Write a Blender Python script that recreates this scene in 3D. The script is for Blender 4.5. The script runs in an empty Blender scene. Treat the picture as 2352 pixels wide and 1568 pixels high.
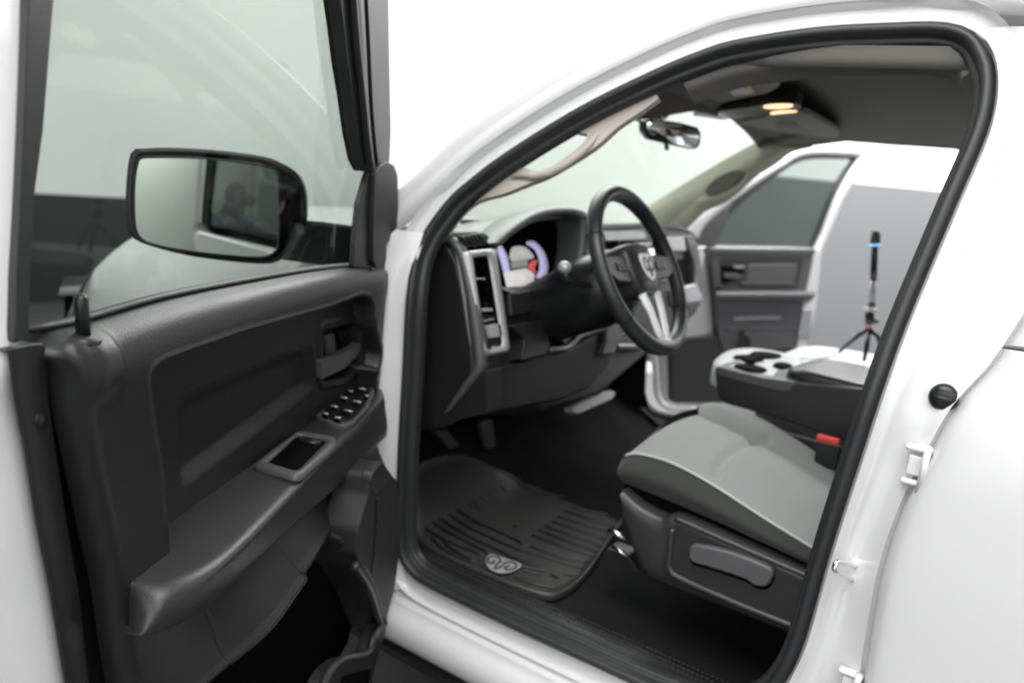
import bpy, bmesh, math, random
import numpy as np
from mathutils import Vector, Matrix
random.seed(3)
SC = bpy.context.scene

# ------------------------------------------------------------------ camera
F = 1850.0
CAM = np.array([-.1656, 2.0946, 1.4103])
yaw, pitch, roll = np.radians([57.28, 11.22, 6.906])
_fw = np.array([math.cos(pitch)*math.cos(yaw), -math.cos(pitch)*math.sin(yaw), -math.sin(pitch)])
_r = np.cross(_fw, [0, 0, 1]); _r /= np.linalg.norm(_r); _u = np.cross(_r, _fw)
_R = _r*math.cos(roll)+_u*math.sin(roll); _U = -_r*math.sin(roll)+_u*math.cos(roll)
cd = bpy.data.cameras.new('camera'); cam = bpy.data.objects.new('camera', cd); SC.collection.objects.link(cam)
cd.sensor_width = 36; cd.lens = 36*F/2352; cd.clip_start = .05; cd.clip_end = 100
m = Matrix.Identity(4)
for i in range(3):
    m[i][0] = _R[i]; m[i][1] = _U[i]; m[i][2] = -_fw[i]; m[i][3] = CAM[i]
cam.matrix_world = m
SC.camera = cam
cd.dof.use_dof = True; cd.dof.focus_distance = 1.0; cd.dof.aperture_fstop = 3.4
# ------------------------------------------------------------------ light
w = bpy.data.worlds.new('World'); SC.world = w; w.use_nodes = True
w.node_tree.nodes['Background'].inputs[0].default_value = (1, 1, 1, 1)
w.node_tree.nodes['Background'].inputs[1].default_value = .28
def area(name, loc, target, sx, sy, power, col=(1, 1, 1)):
    l = bpy.data.lights.new(name, 'AREA'); l.shape = 'RECTANGLE'; l.size = sx; l.size_y = sy; l.energy = power; l.color = col
    o = bpy.data.objects.new(name, l); SC.collection.objects.link(o); o.location = loc
    d = Vector(target)-Vector(loc); o.rotation_euler = d.to_track_quat('-Z', 'Y').to_euler(); return o
area('ceiling_softbox', (.1, 2.5, 4.0), (.1, 2.3, 0), 3.2, 2.6, 180)
area('added_back_wall_light', (-1, 7.6, 4.4), (-1, 9.0, 2.2), 8, .8, 620)  # added, unseen: brightens the wall that the door mirror reflects
area('rear_softbox', (-3.0, 3.6, 3.4), (0.2, .8, .9), 2.5, 2.5, 60)
area('added_front_light', (2.7, -1.9, 3.9), (.8, 1.1, 1.0), 3.2, 2.2, 230)  # added, unseen: makes the highlights on the armrest crest and belt
area('added_side_wall_light', (1.2, -2.0, 4.3), (1.0, -4.0, 2.0), 6, .8, 330)  # unseen wash added to brighten the white side wall
area('added_front_wall_light', (3.9, 0.6, 4.4), (6.5, 0.6, 2.2), 7, .8, 190)  # unseen wash added to brighten the white front wall
area('passenger_side_light', (.0, -2.9, 3.2), (.3, -.8, 1.0), 1.8, 1.0, 70)
SC.view_settings.view_transform = 'Standard'; SC.view_settings.look = 'None'
SC.view_settings.exposure = 0; SC.view_settings.gamma = 1; SC.view_settings.use_curve_mapping = False
SC.render.engine = 'CYCLES'
SC.cycles.max_bounces = 10; SC.cycles.transparent_max_bounces = 12; SC.cycles.use_denoising = True
SC.cycles.sample_clamp_indirect = 4

# ------------------------------------------------------------------ geometry of the place (metres; X to the truck's nose, Y to its driver side)
def A(*x): return np.array(x, float)
def ray(a, b): return _fw+_R*(a-1176)/F-_U*(b-784)/F
def pln(a, b, nn, d):
    q = ray(a, b); nn = np.array(nn, float); t = (d-nn@CAM)/(nn@q); return CAM+q*t
def PX(a, b, x): return pln(a, b, (1, 0, 0), x)
def PY(a, b, y): return pln(a, b, (0, 1, 0), y)
def PZ(a, b, z): return pln(a, b, (0, 0, 1), z)
# driver door plane
HG = A(.93, .896, 0); DE = A(-.42, .871, 0); DE /= np.linalg.norm(DE); DN = A(-DE[1], DE[0], 0)
if DN@(CAM-HG) < 0: DN = -DN
def DP(s, z, w=0): return HG+DE*s+DN*w+A(0, 0, z)
def DD(a, b, w=0): return pln(a, b, DN, DN@HG+w)
def DS(a, b, w=0):
    p = DD(a, b, w); return A((p-HG)@DE, p[2])
# body side surface (vertical to the belt, leaning in above)
TN = A(0, 1, .357); TN /= np.linalg.norm(TN); TD = TN@A(0, .8, 1.15)
def SD(a, b, o=0):
    p = PY(a, b, .8+o)
    if p[2] > 1.15: p = pln(a, b, TN, TD+o)
    return p
# passenger door plane
H2 = A(.96, -1.08, 0); E2 = A(-.16, -.985, 0); E2 /= np.linalg.norm(E2); N2 = A(E2[1], -E2[0], 0)
def PD(a, b, w=0): return pln(a, b, N2, N2@H2+w)
# steering wheel frame
WC = A(.608, .386, 1.245); WT = A(.483, 0, .875); WT /= np.linalg.norm(WT); WA = A(-WT[2], 0, WT[0]); WL = A(0, 1, 0)
def WP(a, b, o=0): return pln(a, b, WA, WA@WC+o)
# dash face plane
_p1 = PY(1074, 576, .685); _p2 = PY(1114, 816, .675); FN = np.cross(_p2-_p1, A(0, -1, 0)); FN /= np.linalg.norm(FN)
if FN@(CAM-_p1) < 0: FN = -FN
def FD(a, b, o=0): return pln(a, b, FN, FN@_p1+o)

# ------------------------------------------------------------------ materials
def mat(name, col, rough=.5, metal=0, coat=0, bump=None, spec=.5, var=0, emit=None, estr=1, sheen=0, vscale=6, stretch=None):
    M = bpy.data.materials.new(name); M.use_nodes = True; nt = M.node_tree; b = nt.nodes['Principled BSDF']
    if not isinstance(col, tuple): col = (col, col, col)
    b.inputs['Base Color'].default_value = (*col, 1); b.inputs['Roughness'].default_value = rough
    b.inputs['Metallic'].default_value = metal; b.inputs['Coat Weight'].default_value = coat; b.inputs['Coat Roughness'].default_value = .06
    b.inputs['Specular IOR Level'].default_value = spec; b.inputs['Sheen Weight'].default_value = sheen
    tc = nt.nodes.new('ShaderNodeTexCoord'); src = tc.outputs['Object']
    if stretch:
        mp = nt.nodes.new('ShaderNodeMapping'); mp.inputs['Scale'].default_value = stretch; nt.links.new(src, mp.inputs['Vector']); src = mp.outputs[0]
    if var:
        nz = nt.nodes.new('ShaderNodeTexNoise'); nz.inputs['Scale'].default_value = vscale; nz.inputs['Detail'].default_value = 4
        nt.links.new(src, nz.inputs['Vector'])
        mx = nt.nodes.new('ShaderNodeMix'); mx.data_type = 'RGBA'
        mx.inputs[6].default_value = (*[c*(1-var) for c in col], 1); mx.inputs[7].default_value = (*[min(1, c*(1+var)) for c in col], 1)
        nt.links.new(nz.outputs['Fac'], mx.inputs[0]); nt.links.new(mx.outputs[2], b.inputs['Base Color'])
        mr = nt.nodes.new('ShaderNodeMapRange'); mr.inputs[3].default_value = max(0, rough-.06); mr.inputs[4].default_value = min(1, rough+.06)
        nt.links.new(nz.outputs['Fac'], mr.inputs[0]); nt.links.new(mr.outputs[0], b.inputs['Roughness'])
    if bump:
        n2 = nt.nodes.new('ShaderNodeTexNoise'); n2.inputs['Scale'].default_value = bump[0]; n2.inputs['Detail'].default_value = 3
        nt.links.new(src, n2.inputs['Vector'])
        bp = nt.nodes.new('ShaderNodeBump'); bp.inputs['Strength'].default_value = bump[1]; bp.inputs['Distance'].default_value = .001 if len(bump) < 3 else bump[2]
        nt.links.new(n2.outputs['Fac'], bp.inputs['Height']); nt.links.new(bp.outputs[0], b.inputs['Normal'])
    if emit:
        b.inputs['Emission Color'].default_value = (*emit, 1); b.inputs['Emission Strength'].default_value = estr
    return M
def glassmat(name, tint, refl=1.0, rough=.02, streak=0):
    M = bpy.data.materials.new(name); M.use_nodes = True; nt = M.node_tree; nt.nodes.clear()
    out = nt.nodes.new('ShaderNodeOutputMaterial'); mix = nt.nodes.new('ShaderNodeMixShader')
    tr = nt.nodes.new('ShaderNodeBsdfTransparent'); tr.inputs[0].default_value = (*tint, 1)
    gl = nt.nodes.new('ShaderNodeBsdfGlossy'); gl.inputs['Roughness'].default_value = rough
    fr = nt.nodes.new('ShaderNodeLayerWeight'); fr.inputs[0].default_value = .5
    pw = nt.nodes.new('ShaderNodeMath'); pw.operation = 'POWER'; pw.inputs[1].default_value = 4.5; nt.links.new(fr.outputs['Facing'], pw.inputs[0])
    mu = nt.nodes.new('ShaderNodeMath'); mu.operation = 'MULTIPLY_ADD'; mu.inputs[1].default_value = .8*refl; mu.inputs[2].default_value = .04*refl
    nt.links.new(pw.outputs[0], mu.inputs[0])
    fac = mu.outputs[0]
    nt.links.new(fac, mix.inputs[0]); nt.links.new(tr.outputs[0], mix.inputs[1]); nt.links.new(gl.outputs[0], mix.inputs[2])
    if streak:
        tc = nt.nodes.new('ShaderNodeTexCoord'); mp = nt.nodes.new('ShaderNodeMapping'); mp.inputs['Scale'].default_value = (2.0, 2.0, 7); mp.inputs['Rotation'].default_value = (.5, .3, 0)
        nz = nt.nodes.new('ShaderNodeTexNoise'); nz.inputs['Scale'].default_value = 1.6; nz.inputs['Detail'].default_value = 3; nz.inputs['Distortion'].default_value = 1.4
        nt.links.new(tc.outputs['Object'], mp.inputs[0]); nt.links.new(mp.outputs[0], nz.inputs['Vector'])
        bp = nt.nodes.new('ShaderNodeBump'); bp.inputs['Strength'].default_value = streak; bp.inputs['Distance'].default_value = .02
        nt.links.new(nz.outputs['Fac'], bp.inputs['Height']); nt.links.new(bp.outputs[0], gl.inputs['Normal'])
    nt.links.new(mix.outputs[0], out.inputs[0]); return M

M = {}
M['paint'] = mat('white_paint', .70, .32, coat=1, var=.015, vscale=2)
M['paint_in'] = mat('white_paint_inner', .70, .35, coat=.6, var=.02, vscale=4)
M['trim'] = mat('charcoal_grained_plastic', (.0145, .015, .015), .40, bump=(420, .5), spec=.5, var=.12, vscale=9)
M['trim_soft'] = mat('charcoal_soft_plastic', (.026, .0265, .0265), .37, bump=(460, .4), spec=.55, var=.1, vscale=12)
M['trim_cloth'] = mat('charcoal_woven_panel', (.018, .0185, .019), .55, bump=(900, .7), var=.15, vscale=30)
M['black'] = mat('black_plastic', (.008, .0085, .009), .33, bump=(300, .2), var=.1)
M['rubber'] = mat('black_rubber', (.024, .025, .026), .45, bump=(200, .2), var=.15, spec=.45)
M['void'] = mat('black_recess_shade', (.003, .003, .003), .9, spec=.05)  # near-black: puts shade into recess and gap colours, also plain black parts
M['dashlow'] = mat('shaded_dash_plastic', (.006, .0062, .0065), .55, bump=(380, .4), spec=.3, var=.1)  # dash plastic with the footwell's shade put into its colour
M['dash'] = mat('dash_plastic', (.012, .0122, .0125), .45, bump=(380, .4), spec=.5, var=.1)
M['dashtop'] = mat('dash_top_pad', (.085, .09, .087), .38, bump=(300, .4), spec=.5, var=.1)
M['greytrim'] = mat('grey_plastic', (.075, .075, .078), .4, bump=(380, .3), var=.08)
M['silver'] = mat('silver_plastic', (.42, .42, .43), .36, metal=.35, var=.05)
M['tray'] = mat('light_grey_plastic', (.70, .71, .71), .32, var=.04)
M['barwhite'] = mat('white_bar', (.85, .85, .87), .4)
M['chrome'] = mat('chrome', (.85, .85, .86), .12, metal=1)
M['headliner'] = mat('grey_headliner', (.17, .165, .148), .95, bump=(700, .5), var=.08, spec=.1)
M['visor'] = mat('visor_vinyl', (.24, .232, .21), .8, bump=(500, .3), var=.06, spec=.2)
M['pillar'] = mat('beige_pillar_plastic', (.40, .365, .33), .55, bump=(400, .3), var=.05)
M['pillar2'] = mat('beige_far_pillar_plastic', (.40, .38, .31), .55, bump=(400, .3), var=.05)
M['carpet'] = mat('black_carpet', (.018, .018, .019), 1.0, bump=(900, 1.0, .003), var=.4, vscale=60, spec=.08)
M['mat'] = mat('rubber_floor_mat', (.036, .035, .034), .42, bump=(260, .3), var=.15)
M['matdark'] = mat('dark_rubber_ribs', (.007, .007, .007), .42, bump=(260, .3))
M['seatlight'] = mat('grey_seat_cloth', (.21, .218, .212), .85, bump=(1300, .6), var=.06, vscale=14, sheen=.25, spec=.25)
M['seatdark'] = mat('dark_seat_cloth', (.034, .036, .033), .85, bump=(1300, .6), var=.08, vscale=20, sheen=.15, spec=.25)
M['piping'] = mat('light_seat_piping', (.36, .37, .36), .7)
M['seatfar'] = mat('seat_vinyl_painted_light', (.62, .63, .64), .3, var=.05, vscale=10)  # made paler for the light from the open passenger door
M['leather'] = mat('black_leather', (.022, .023, .025), .36, bump=(600, .3), var=.1)
M['red'] = mat('red_plastic', (.75, .035, .02), .35)
M['label'] = mat('white_label_print', .62, .6, var=.3, vscale=120)
M['yellow'] = mat('yellow_label_print', (.65, .5, .1), .6)
M['mirror'] = mat('mirror_silver', (.80, .80, .78), .015, metal=1)
M['glass'] = glassmat('tinted_glass', (.36, .41, .37), .55, streak=0)
M['glassfar'] = glassmat('tinted_glass_far', (.27, .32, .295), 1.0)
M['wsglass'] = glassmat('windshield_glass', (.55, .61, .55), .8)
M['rearglass'] = mat('dark_privacy_glass', (.01, .011, .012), .05, spec=.6)
M['lamp'] = mat('lit_dome_lamp', (1, .8, .6), .5, emit=(1, .62, .34), estr=1.7)
M['lampglow'] = mat('lamp_lens', (1, .6, .4), .5, emit=(1, .42, .2), estr=1.1)
M['gauge'] = mat('lit_gauge_ticks', (.5, .45, .8), .5, emit=(.70, .67, .95), estr=.9)
M['gaugeface'] = mat('lit_gauge_face', (.3, .3, .4), .5, emit=(.34, .32, .50), estr=.55)
M['screen'] = mat('lit_cluster_display', (.6, .6, .6), .3, emit=(.60, .58, .56), estr=.8)
M['screendim'] = mat('dim_cluster_display', (.5, .5, .48), .3, emit=(.40, .40, .37), estr=.8)
M['screengrey'] = mat('grey_cluster_display', (.2, .2, .2), .3, emit=(.2, .2, .19), estr=.8)
M['screenred'] = mat('lit_red_tell_tale', (.7, .1, .1), .4, emit=(.5, .08, .09), estr=.8)
M['radio'] = mat('lit_radio_display', (.8, .75, .7), .3, emit=(1, .90, .80), estr=.9)
M['amber'] = mat('lit_amber_button', (.8, .2, .05), .4, emit=(.6, .12, .03), estr=.5)
M['blue'] = mat('lit_blue_ring', (.2, .5, 1), .4, emit=(.2, .5, 1), estr=1.6)
M['wall'] = mat('white_wall_paint', .86, .6, var=.045, vscale=.5, bump=(1.2, .5, .03))
M['wallgrey'] = mat('grey_wall_paint', (.20, .203, .21), .35, var=.12, vscale=1.1, bump=(2, .2, .01), spec=.4)
M['walldark'] = mat('dark_grey_wall_paint', (.022, .026, .027), .5, var=.15, vscale=3)
M['floor'] = mat('grey_epoxy_floor', (.10, .10, .105), .3, var=.12, vscale=1.3, bump=(8, .1))
M['skin'] = mat('skin', (.5, .32, .24), .5); M['hair'] = mat('dark_hair', (.02, .015, .012), .6)
M['shirt'] = mat('blue_shirt', (.035, .075, .14), .9, bump=(60, .5)); M['trousers'] = mat('dark_trousers', (.02, .02, .025), .9)
M['rim'] = mat('alloy', (.5, .5, .5), .3, metal=.8)

# ------------------------------------------------------------------ mesh helpers
def cr(P, n, closed=False, lin=False):
    """resample a polyline (through a Catmull-Rom curve) to n points evenly by length"""
    P = [np.array(p, float) for p in P]
    if not lin and len(P) > 2:
        Q = []; k = len(P); seg = k if closed else k-1
        for i in range(seg):
            g = lambda j: P[j % k] if closed else P[max(0, min(k-1, j))]
            a, b, c, d = g(i-1), g(i), g(i+1), g(i+2)
            for t in np.linspace(0, 1, 10, endpoint=False):
                Q.append(.5*((2*b)+(-a+c)*t+(2*a-5*b+4*c-d)*t*t+(-a+3*b-3*c+d)*t**3))
        Q.append(P[0] if closed else P[-1])
    else: Q = P+([P[0]] if closed else [])
    Q = np.array(Q); L = np.concatenate([[0], np.cumsum(np.linalg.norm(np.diff(Q, axis=0), axis=1))])
    T = np.linspace(0, L[-1], n, endpoint=not closed)
    return np.stack([np.interp(T, L, Q[:, i]) for i in range(Q.shape[1])], 1)
def rnd(P, r, k=4):
    """round the corners of a closed polygon (any dimension) by r"""
    P = [np.array(p, float) for p in P]; out = []
    for i, p in enumerate(P):
        a = P[i-1]-p; b = P[(i+1) % len(P)]-p; la, lb = np.linalg.norm(a), np.linalg.norm(b)
        rr = min(r, la*.45, lb*.45); s = p+a/la*rr; e_ = p+b/lb*rr
        for t in np.linspace(0, 1, k+1): out.append((1-t)**2*s+2*t*(1-t)*p+t*t*e_)
    return out
def mesh(name, V, Fc, mt, parent=None, smooth=True, bevel=0, solid=0, off=0, segs=3):
    me = bpy.data.meshes.new(name); me.from_pydata([tuple(map(float, v)) for v in V], [], Fc); me.update()
    bm = bmesh.new(); bm.from_mesh(me); bmesh.ops.remove_doubles(bm, verts=bm.verts, dist=1e-6)
    bmesh.ops.recalc_face_normals(bm, faces=bm.faces); bm.to_mesh(me); bm.free()
    me.materials.append(M[mt]); o = bpy.data.objects.new(name, me); SC.collection.objects.link(o)
    if parent: o.parent = parent
    if smooth:
        for p in me.polygons: p.use_smooth = True
    if solid:
        s = o.modifiers.new('s', 'SOLIDIFY'); s.thickness = solid; s.offset = off
    if bevel:
        b = o.modifiers.new('b', 'BEVEL'); b.width = bevel; b.segments = segs; b.limit_method = 'ANGLE'; b.angle_limit = math.radians(35)
        b.harden_normals = False
    if smooth and (bevel or solid):
        wn = o.modifiers.new('n', 'WEIGHTED_NORMAL'); wn.keep_sharp = False
    return o
def grid(G, closed_u=False, closed_v=False):
    nv, nu = len(G), len(G[0]); V = [p for row in G for p in row]; Fc = []
    for j in range(nv if closed_v else nv-1):
        for i in range(nu if closed_u else nu-1):
            a = j*nu+i; b = j*nu+(i+1) % nu; j2 = (j+1) % nv; Fc.append((a, b, j2*nu+(i+1) % nu, j2*nu+i))
    return V, Fc
def loft(name, curves, mt, parent=None, n=40, m=1, lin=False, across='lin', closed=False, **k):
    R = [cr(c, n, closed, lin) for c in curves]
    if m > 1:
        R = np.array(R); R = np.stack([cr(R[:, i], (len(curves)-1)*m+1, lin=(across == 'lin')) for i in range(n)], 1)
    V, Fc = grid(R, closed_u=closed); return mesh(name, V, Fc, mt, parent, **k)
def prismVF(P, ext):
    P = [np.array(p, float) for p in P]; k = len(P); ext = np.array(ext, float)
    V = P+[p+ext for p in P]; Fc = [tuple(range(k)), tuple(range(2*k-1, k-1, -1))]
    for i in range(k): Fc.append((i, (i+1) % k, k+(i+1) % k, k+i))
    return V, Fc
def prism(name, P, ext, mt, parent=None, bevel=.002, **k):
    V, Fc = prismVF(P, ext); return mesh(name, V, Fc, mt, parent, bevel=bevel, **k)
def merge(parts):
    V = []; Fc = []
    for v, f in parts:
        b = len(V); V += list(v); Fc += [tuple(i+b for i in q) for q in f]
    return V, Fc
def boxVF(c, ax, ay, az, sx, sy, sz):
    c, ax, ay, az = map(lambda q: np.array(q, float), (c, ax, ay, az))
    V = [c+ax*sx*i/2+ay*sy*j/2+az*sz*k/2 for i in (-1, 1) for j in (-1, 1) for k in (-1, 1)]
    return V, [(0, 1, 3, 2), (4, 6, 7, 5), (0, 4, 5, 1), (2, 3, 7, 6), (0, 2, 6, 4), (1, 5, 7, 3)]
def box(name, c, ax, ay, az, s, mt, parent=None, bevel=.002, **k):
    V, Fc = boxVF(c, ax, ay, az, *s); return mesh(name, V, Fc, mt, parent, bevel=bevel, **k)
def tubeVF(P, r, k=12, closed=False, flat=None, up=None, caps=True):
    P = [np.array(p, float) for p in P]; nP = len(P); rr = r if hasattr(r, '__len__') else [r]*nP; G = []
    u = None
    for i, p in enumerate(P):
        t = (P[(i+1) % nP] if (closed or i < nP-1) else p)-(P[i-1] if (closed or i > 0) else p); t /= np.linalg.norm(t)
        if up is not None: b = np.cross(t, up)
        else:
            if u is None: u = np.cross(t, A(.3, .2, .9))
            b = u-t*(u@t)
        b /= np.linalg.norm(b); u = b; c = np.cross(b, t)
        fl = flat or (1, 1)
        G.append([p+rr[i]*(fl[0]*math.cos(q)*b+fl[1]*math.sin(q)*c) for q in np.linspace(0, 2*math.pi, k, endpoint=False)])
    V, Fc = grid(G, closed_u=True, closed_v=closed)
    if not closed and caps: Fc += [tuple(range(k)), tuple(range(len(V)-1, len(V)-k-1, -1))]
    return V, Fc
def tube(name, P, r, mt, parent=None, n=None, k=12, closed=False, flat=None, up=None, **kw):
    if n: P = cr(P, n, closed)
    V, Fc = tubeVF(P, r, k, closed, flat, up); return mesh(name, V, Fc, mt, parent, **kw)
def ballVF(c, rx, ry, rz, ax=(1, 0, 0), ay=(0, 1, 0), az=(0, 0, 1), nu=20, nv=12):
    c, ax, ay, az = map(lambda q: np.array(q, float), (c, ax, ay, az)); G = []
    for t in np.linspace(0, math.pi, nv):
        G.append([c+ax*rx*math.sin(t)*math.cos(p)+ay*ry*math.sin(t)*math.sin(p)+az*rz*math.cos(t) for p in np.linspace(0, 2*math.pi, nu, endpoint=False)])
    return grid(G, closed_u=True)
def px(fn, L, *a): return [fn(p[0], p[1], *a) for p in L]
def sweepVF(path, normals, centre, prof, closed=False):
    """profile (a, b): a away from centre in the surface, b along the surface normal"""
    P = [np.array(p, float) for p in path]; nP = len(P); G = []
    for i, p in enumerate(P):
        t = (P[(i+1) % nP] if (closed or i < nP-1) else p)-(P[i-1] if (closed or i > 0) else p); t /= np.linalg.norm(t)
        N = normals(p); B = np.cross(t, N); B /= np.linalg.norm(B)
        if B@(p-centre) < 0: B = -B
        G.append([p+B*a+N*b for a, b in prof])
    return grid(G, closed_v=closed)
def thing(name, label, cat, loc=(0, 0, 0), group=None):
    o = bpy.data.objects.new(name, None); SC.collection.objects.link(o); o.location = loc; o['label'] = label; o['category'] = cat
    o.empty_display_size = .1
    if group: o['group'] = group
    return o
def tag(o, label=None, cat=None, kind=None, group=None):
    if label: o['label'] = label
    if cat: o['category'] = cat
    if kind: o['kind'] = kind
    if group: o['group'] = group
    return o

# ------------------------------------------------------------------ setting
def quad(name, P, mt, **k): return mesh(name, P, [(0, 1, 2, 3)], mt, smooth=False, **k)
tag(quad('floor', [(-14, -14, 0), (14, -14, 0), (14, 14, 0), (-14, 14, 0)], 'floor'), kind='structure')
tag(box('wall', (.5, -4.1, 2.35), (1, 0, 0), (0, 1, 0), (0, 0, 1), (13, .2, 4.7), 'wall', smooth=False), kind='structure')
tag(box('wall', (6.6, 4.5, 2.35), (1, 0, 0), (0, 1, 0), (0, 0, 1), (.2, 17, 4.7), 'wall', smooth=False), kind='structure')
tag(box('wall', (-1.0, 9.1, 2.35), (1, 0, 0), (0, 1, 0), (0, 0, 1), (15, .2, 4.7), 'wall', smooth=False), kind='structure')
# grey painted dado panels standing on both walls
a0, a1 = PY(2120, 435, -3.99), PY(2000, 425, -3.99)
dz = (a0[2]+a1[2])/2
tag(box('wall_dado', (-1.6, -3.99, dz/2), (1, 0, 0), (0, 1, 0), (0, 0, 1), (7.4, .03, dz), 'wallgrey', smooth=False), kind='structure')
f0 = PX(190, 450, 6.49)
tag(box('wall_dado', (6.49, 4.5, f0[2]/2), (1, 0, 0), (0, 1, 0), (0, 0, 1), (.03, 17, f0[2]), 'walldark', smooth=False), kind='structure')

T = thing('pickup_truck', 'white pickup truck with both front doors open and a charcoal and grey cabin', 'pickup truck')

# ------------------------------------------------------------------ body side ring
seal = [(920, 1019), (931, 832), (938, 690), (950, 603), (964, 565), (983, 528), (1012, 487), (1042, 451), (1072, 425), (1122, 385), (1176, 347), (1256, 296), (1336, 249), (1411, 210), (1480, 177), (1535, 152), (1610, 122), (1690, 97), (1876, 68), (2050, 58), (2170, 57), (2240, 80), (2275, 130), (2288, 190),
        (2270, 300), (2194, 480), (2089, 730), (2033, 883), (1988, 1019), (1910, 1262), (1847, 1478), (1802, 1568)]
sealP = px(SD, seal)+[A(.085, .8, .60), A(.15, .8, .552), A(.26, .8, .535), A(.45, .8, .53), A(.62, .8, .528), A(.80, .8, .53), A(.86, .8, .545), A(.895, .8, .585), A(.91, .8, .68)]
sealC = cr(sealP, 170, closed=True)
def sideN(p): return TN if p[2] > 1.17 else (A(0, 1, 0) if p[2] < 1.10 else (lambda q: q/np.linalg.norm(q))(A(0, 1, 0)*(1.17-p[2])+TN*(p[2]-1.10)))
cen = A(.45, .7, 1.1)
# rubber weatherstrip
prof = [(-.002, -.02), (0, .002), (.0, .008), (-.004, .014), (-.010, .018), (-.016, .018), (-.020, .013), (-.021, .004), (-.0215, -.004), (-.023, -.006), (-.027, -.006), (-.030, -.010), (-.031, -.020), (-.029, -.030)]
V, Fc = sweepVF(sealC, sideN, cen, prof, True); mesh('weatherstrip', V, Fc, 'rubber', T)
# white flange around the opening
prof = [(-.01, -.03), (-.004, .000), (.012, .000), (.024, .003), (.030, .008), (.034, .022)]
V, Fc = sweepVF(sealC, sideN, cen, prof, True); body = mesh('body_side', V, Fc, 'paint_in', T)
# A pillar and roof rail outer skin
railP = [p for p in cr(px(SD, seal[:22]), 80) if p[2] > 1.33 or p[0] < .5]
railP = [p for p in railP if p[0] > .03]
d_ = (railP[0]-railP[5]); d_ /= np.linalg.norm(d_)
railP = cr([railP[0]+d_*.42+A(.05, 0, -.0), railP[0]+d_*.22+A(.012, 0, 0)]+railP[::4]+[A(-.06, .597, 1.721), A(-.2, .60, 1.722), A(-.5, .60, 1.72), A(-1.1, .60, 1.70)], 90)
prof = [(.026, .004), (.034, .020), (.044, .027), (.054, .029), (.058, .024), (.064, .028), (.076, .034), (.090, .033), (.102, .024), (.112, .006), (.120, -.03), (.13, -.10)]
V, Fc = sweepVF(railP, sideN, cen, prof); mesh('roof_rail', V, Fc, 'paint', T)
# roof skin
Gr = []
for x in np.linspace(.56, -1.1, 14):
    z0 = 1.80-.10*max(0, (x-.05)/.55)**2
    Gr.append([A(x-.05*(1-abs(y)/.55)*0, y, z0+.045*(1-(y/.57)**2)) for y in np.linspace(-.57, .57, 15)])
V, Fc = grid(Gr); mesh('roof', V, Fc, 'paint', T, solid=.004)
# B pillar recess between the opening and the rear door
c0 = [(2225, 62), (2272, 100), (2294, 178), (2276, 300), (2201, 480), (2096, 730), (2040, 883), (1995, 1019), (1917, 1262), (1854, 1478), (1812, 1568), (1790, 1640)]
gap = [(2620, 60), (2600, 180), (2560, 330), (2480, 480), (2400, 640), (2352, 717), (2276, 832), (2188, 931), (2127, 1036), (2067, 1157), (2018, 1300), (1985, 1476), (1971, 1568), (1962, 1640)]
c0P = cr(px(SD, c0, .022), 60); gP = cr(px(SD, gap, .045), 60)
rows = []
tv = [0, .06, .12, .25, .4, .55, .7, .85, .93, .97, 1]
for i in range(60):
    a, b = c0P[i], gP[i]; row = []
    for t in tv:
        p = a+(b-a)*t
        d = -.018*math.exp(-((t-.10)/.05)**2)
        if p[2] < 1.22: d -= .012*math.sin(math.pi*t)*min(1, (1.22-p[2])/.15)
        d += .010*math.exp(-((t-.42-.2*math.sin(p[2]*6))/.09)**2)*(1 if p[2] < 1.15 else 0)
        row.append(p+A(0, d, 0))
    rows.append(row)
V, Fc = grid(rows); bp_ = mesh('pillar_panel', V, Fc, 'paint_in', T)
# dark gap, rear door skin with rolled front edge
g2 = [p+A(-.004, -.01, 0) for p in gP]; g3 = [p+A(-.012, -.012, 0) for p in gP]
loft('door_gap_seal', [[p+A(.003, -.004, 0) for p in gP], [p+A(-.004, -.016, 0) for p in gP], [p+A(-.016, -.012, 0) for p in gP]], 'paint_in', T, n=60)
rear = []
prof = [(0.0015, -.016), (-.003, .006), (-.010, .020), (-.020, .027), (-.035, .031), (-.08, .034), (-.2, .040), (-.45, .045), (-.95, .040)]
for p in gP:
    rear.append([p+A(-.006, 0, 0)+A(a, b+(.012*math.sin((p[2]-.7)*4) if a < -.05 else 0), 0) for a, b in prof])
gl_ = gP[-1]
for zz in (.60, .50, .44):
    rear.append([A(gl_[0]-.008, gl_[1], zz)+A(a, b+(-.004 if zz > .45 else -.03), 0) for a, b in prof])
beltrow = min(range(60), key=lambda i: abs(gP[i][2]-1.275))
V, Fc = grid(rear[beltrow:]); rdoor = mesh('rear_door', V, Fc, 'paint', T)
# rear door window frame and dark glass (above the belt)
V, Fc = grid([r_[:6] for r_ in rear[:beltrow+1]]); mesh('window_frame', V, Fc, 'paint', rdoor)
q0 = [r_[5] for r_ in rear[:beltrow+1]]
loft('window_glass', [q0, [A(-1.0, p[1], p[2]) for p in q0]], 'rearglass', rdoor, n=12)
pm = rear[beltrow]
loft('belt_moulding', [[PY(2297, 806, .915)+A(0, 0, .004), A(-.5, .925, 1.292), A(-1.0, .925, 1.295)], [PY(2310, 792, .915), A(-.5, .925, 1.312), A(-1.0, .925, 1.315)]], 'greytrim', rdoor, n=20, solid=.012, off=0, bevel=.003, lin=True)
mp_ = DS
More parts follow.
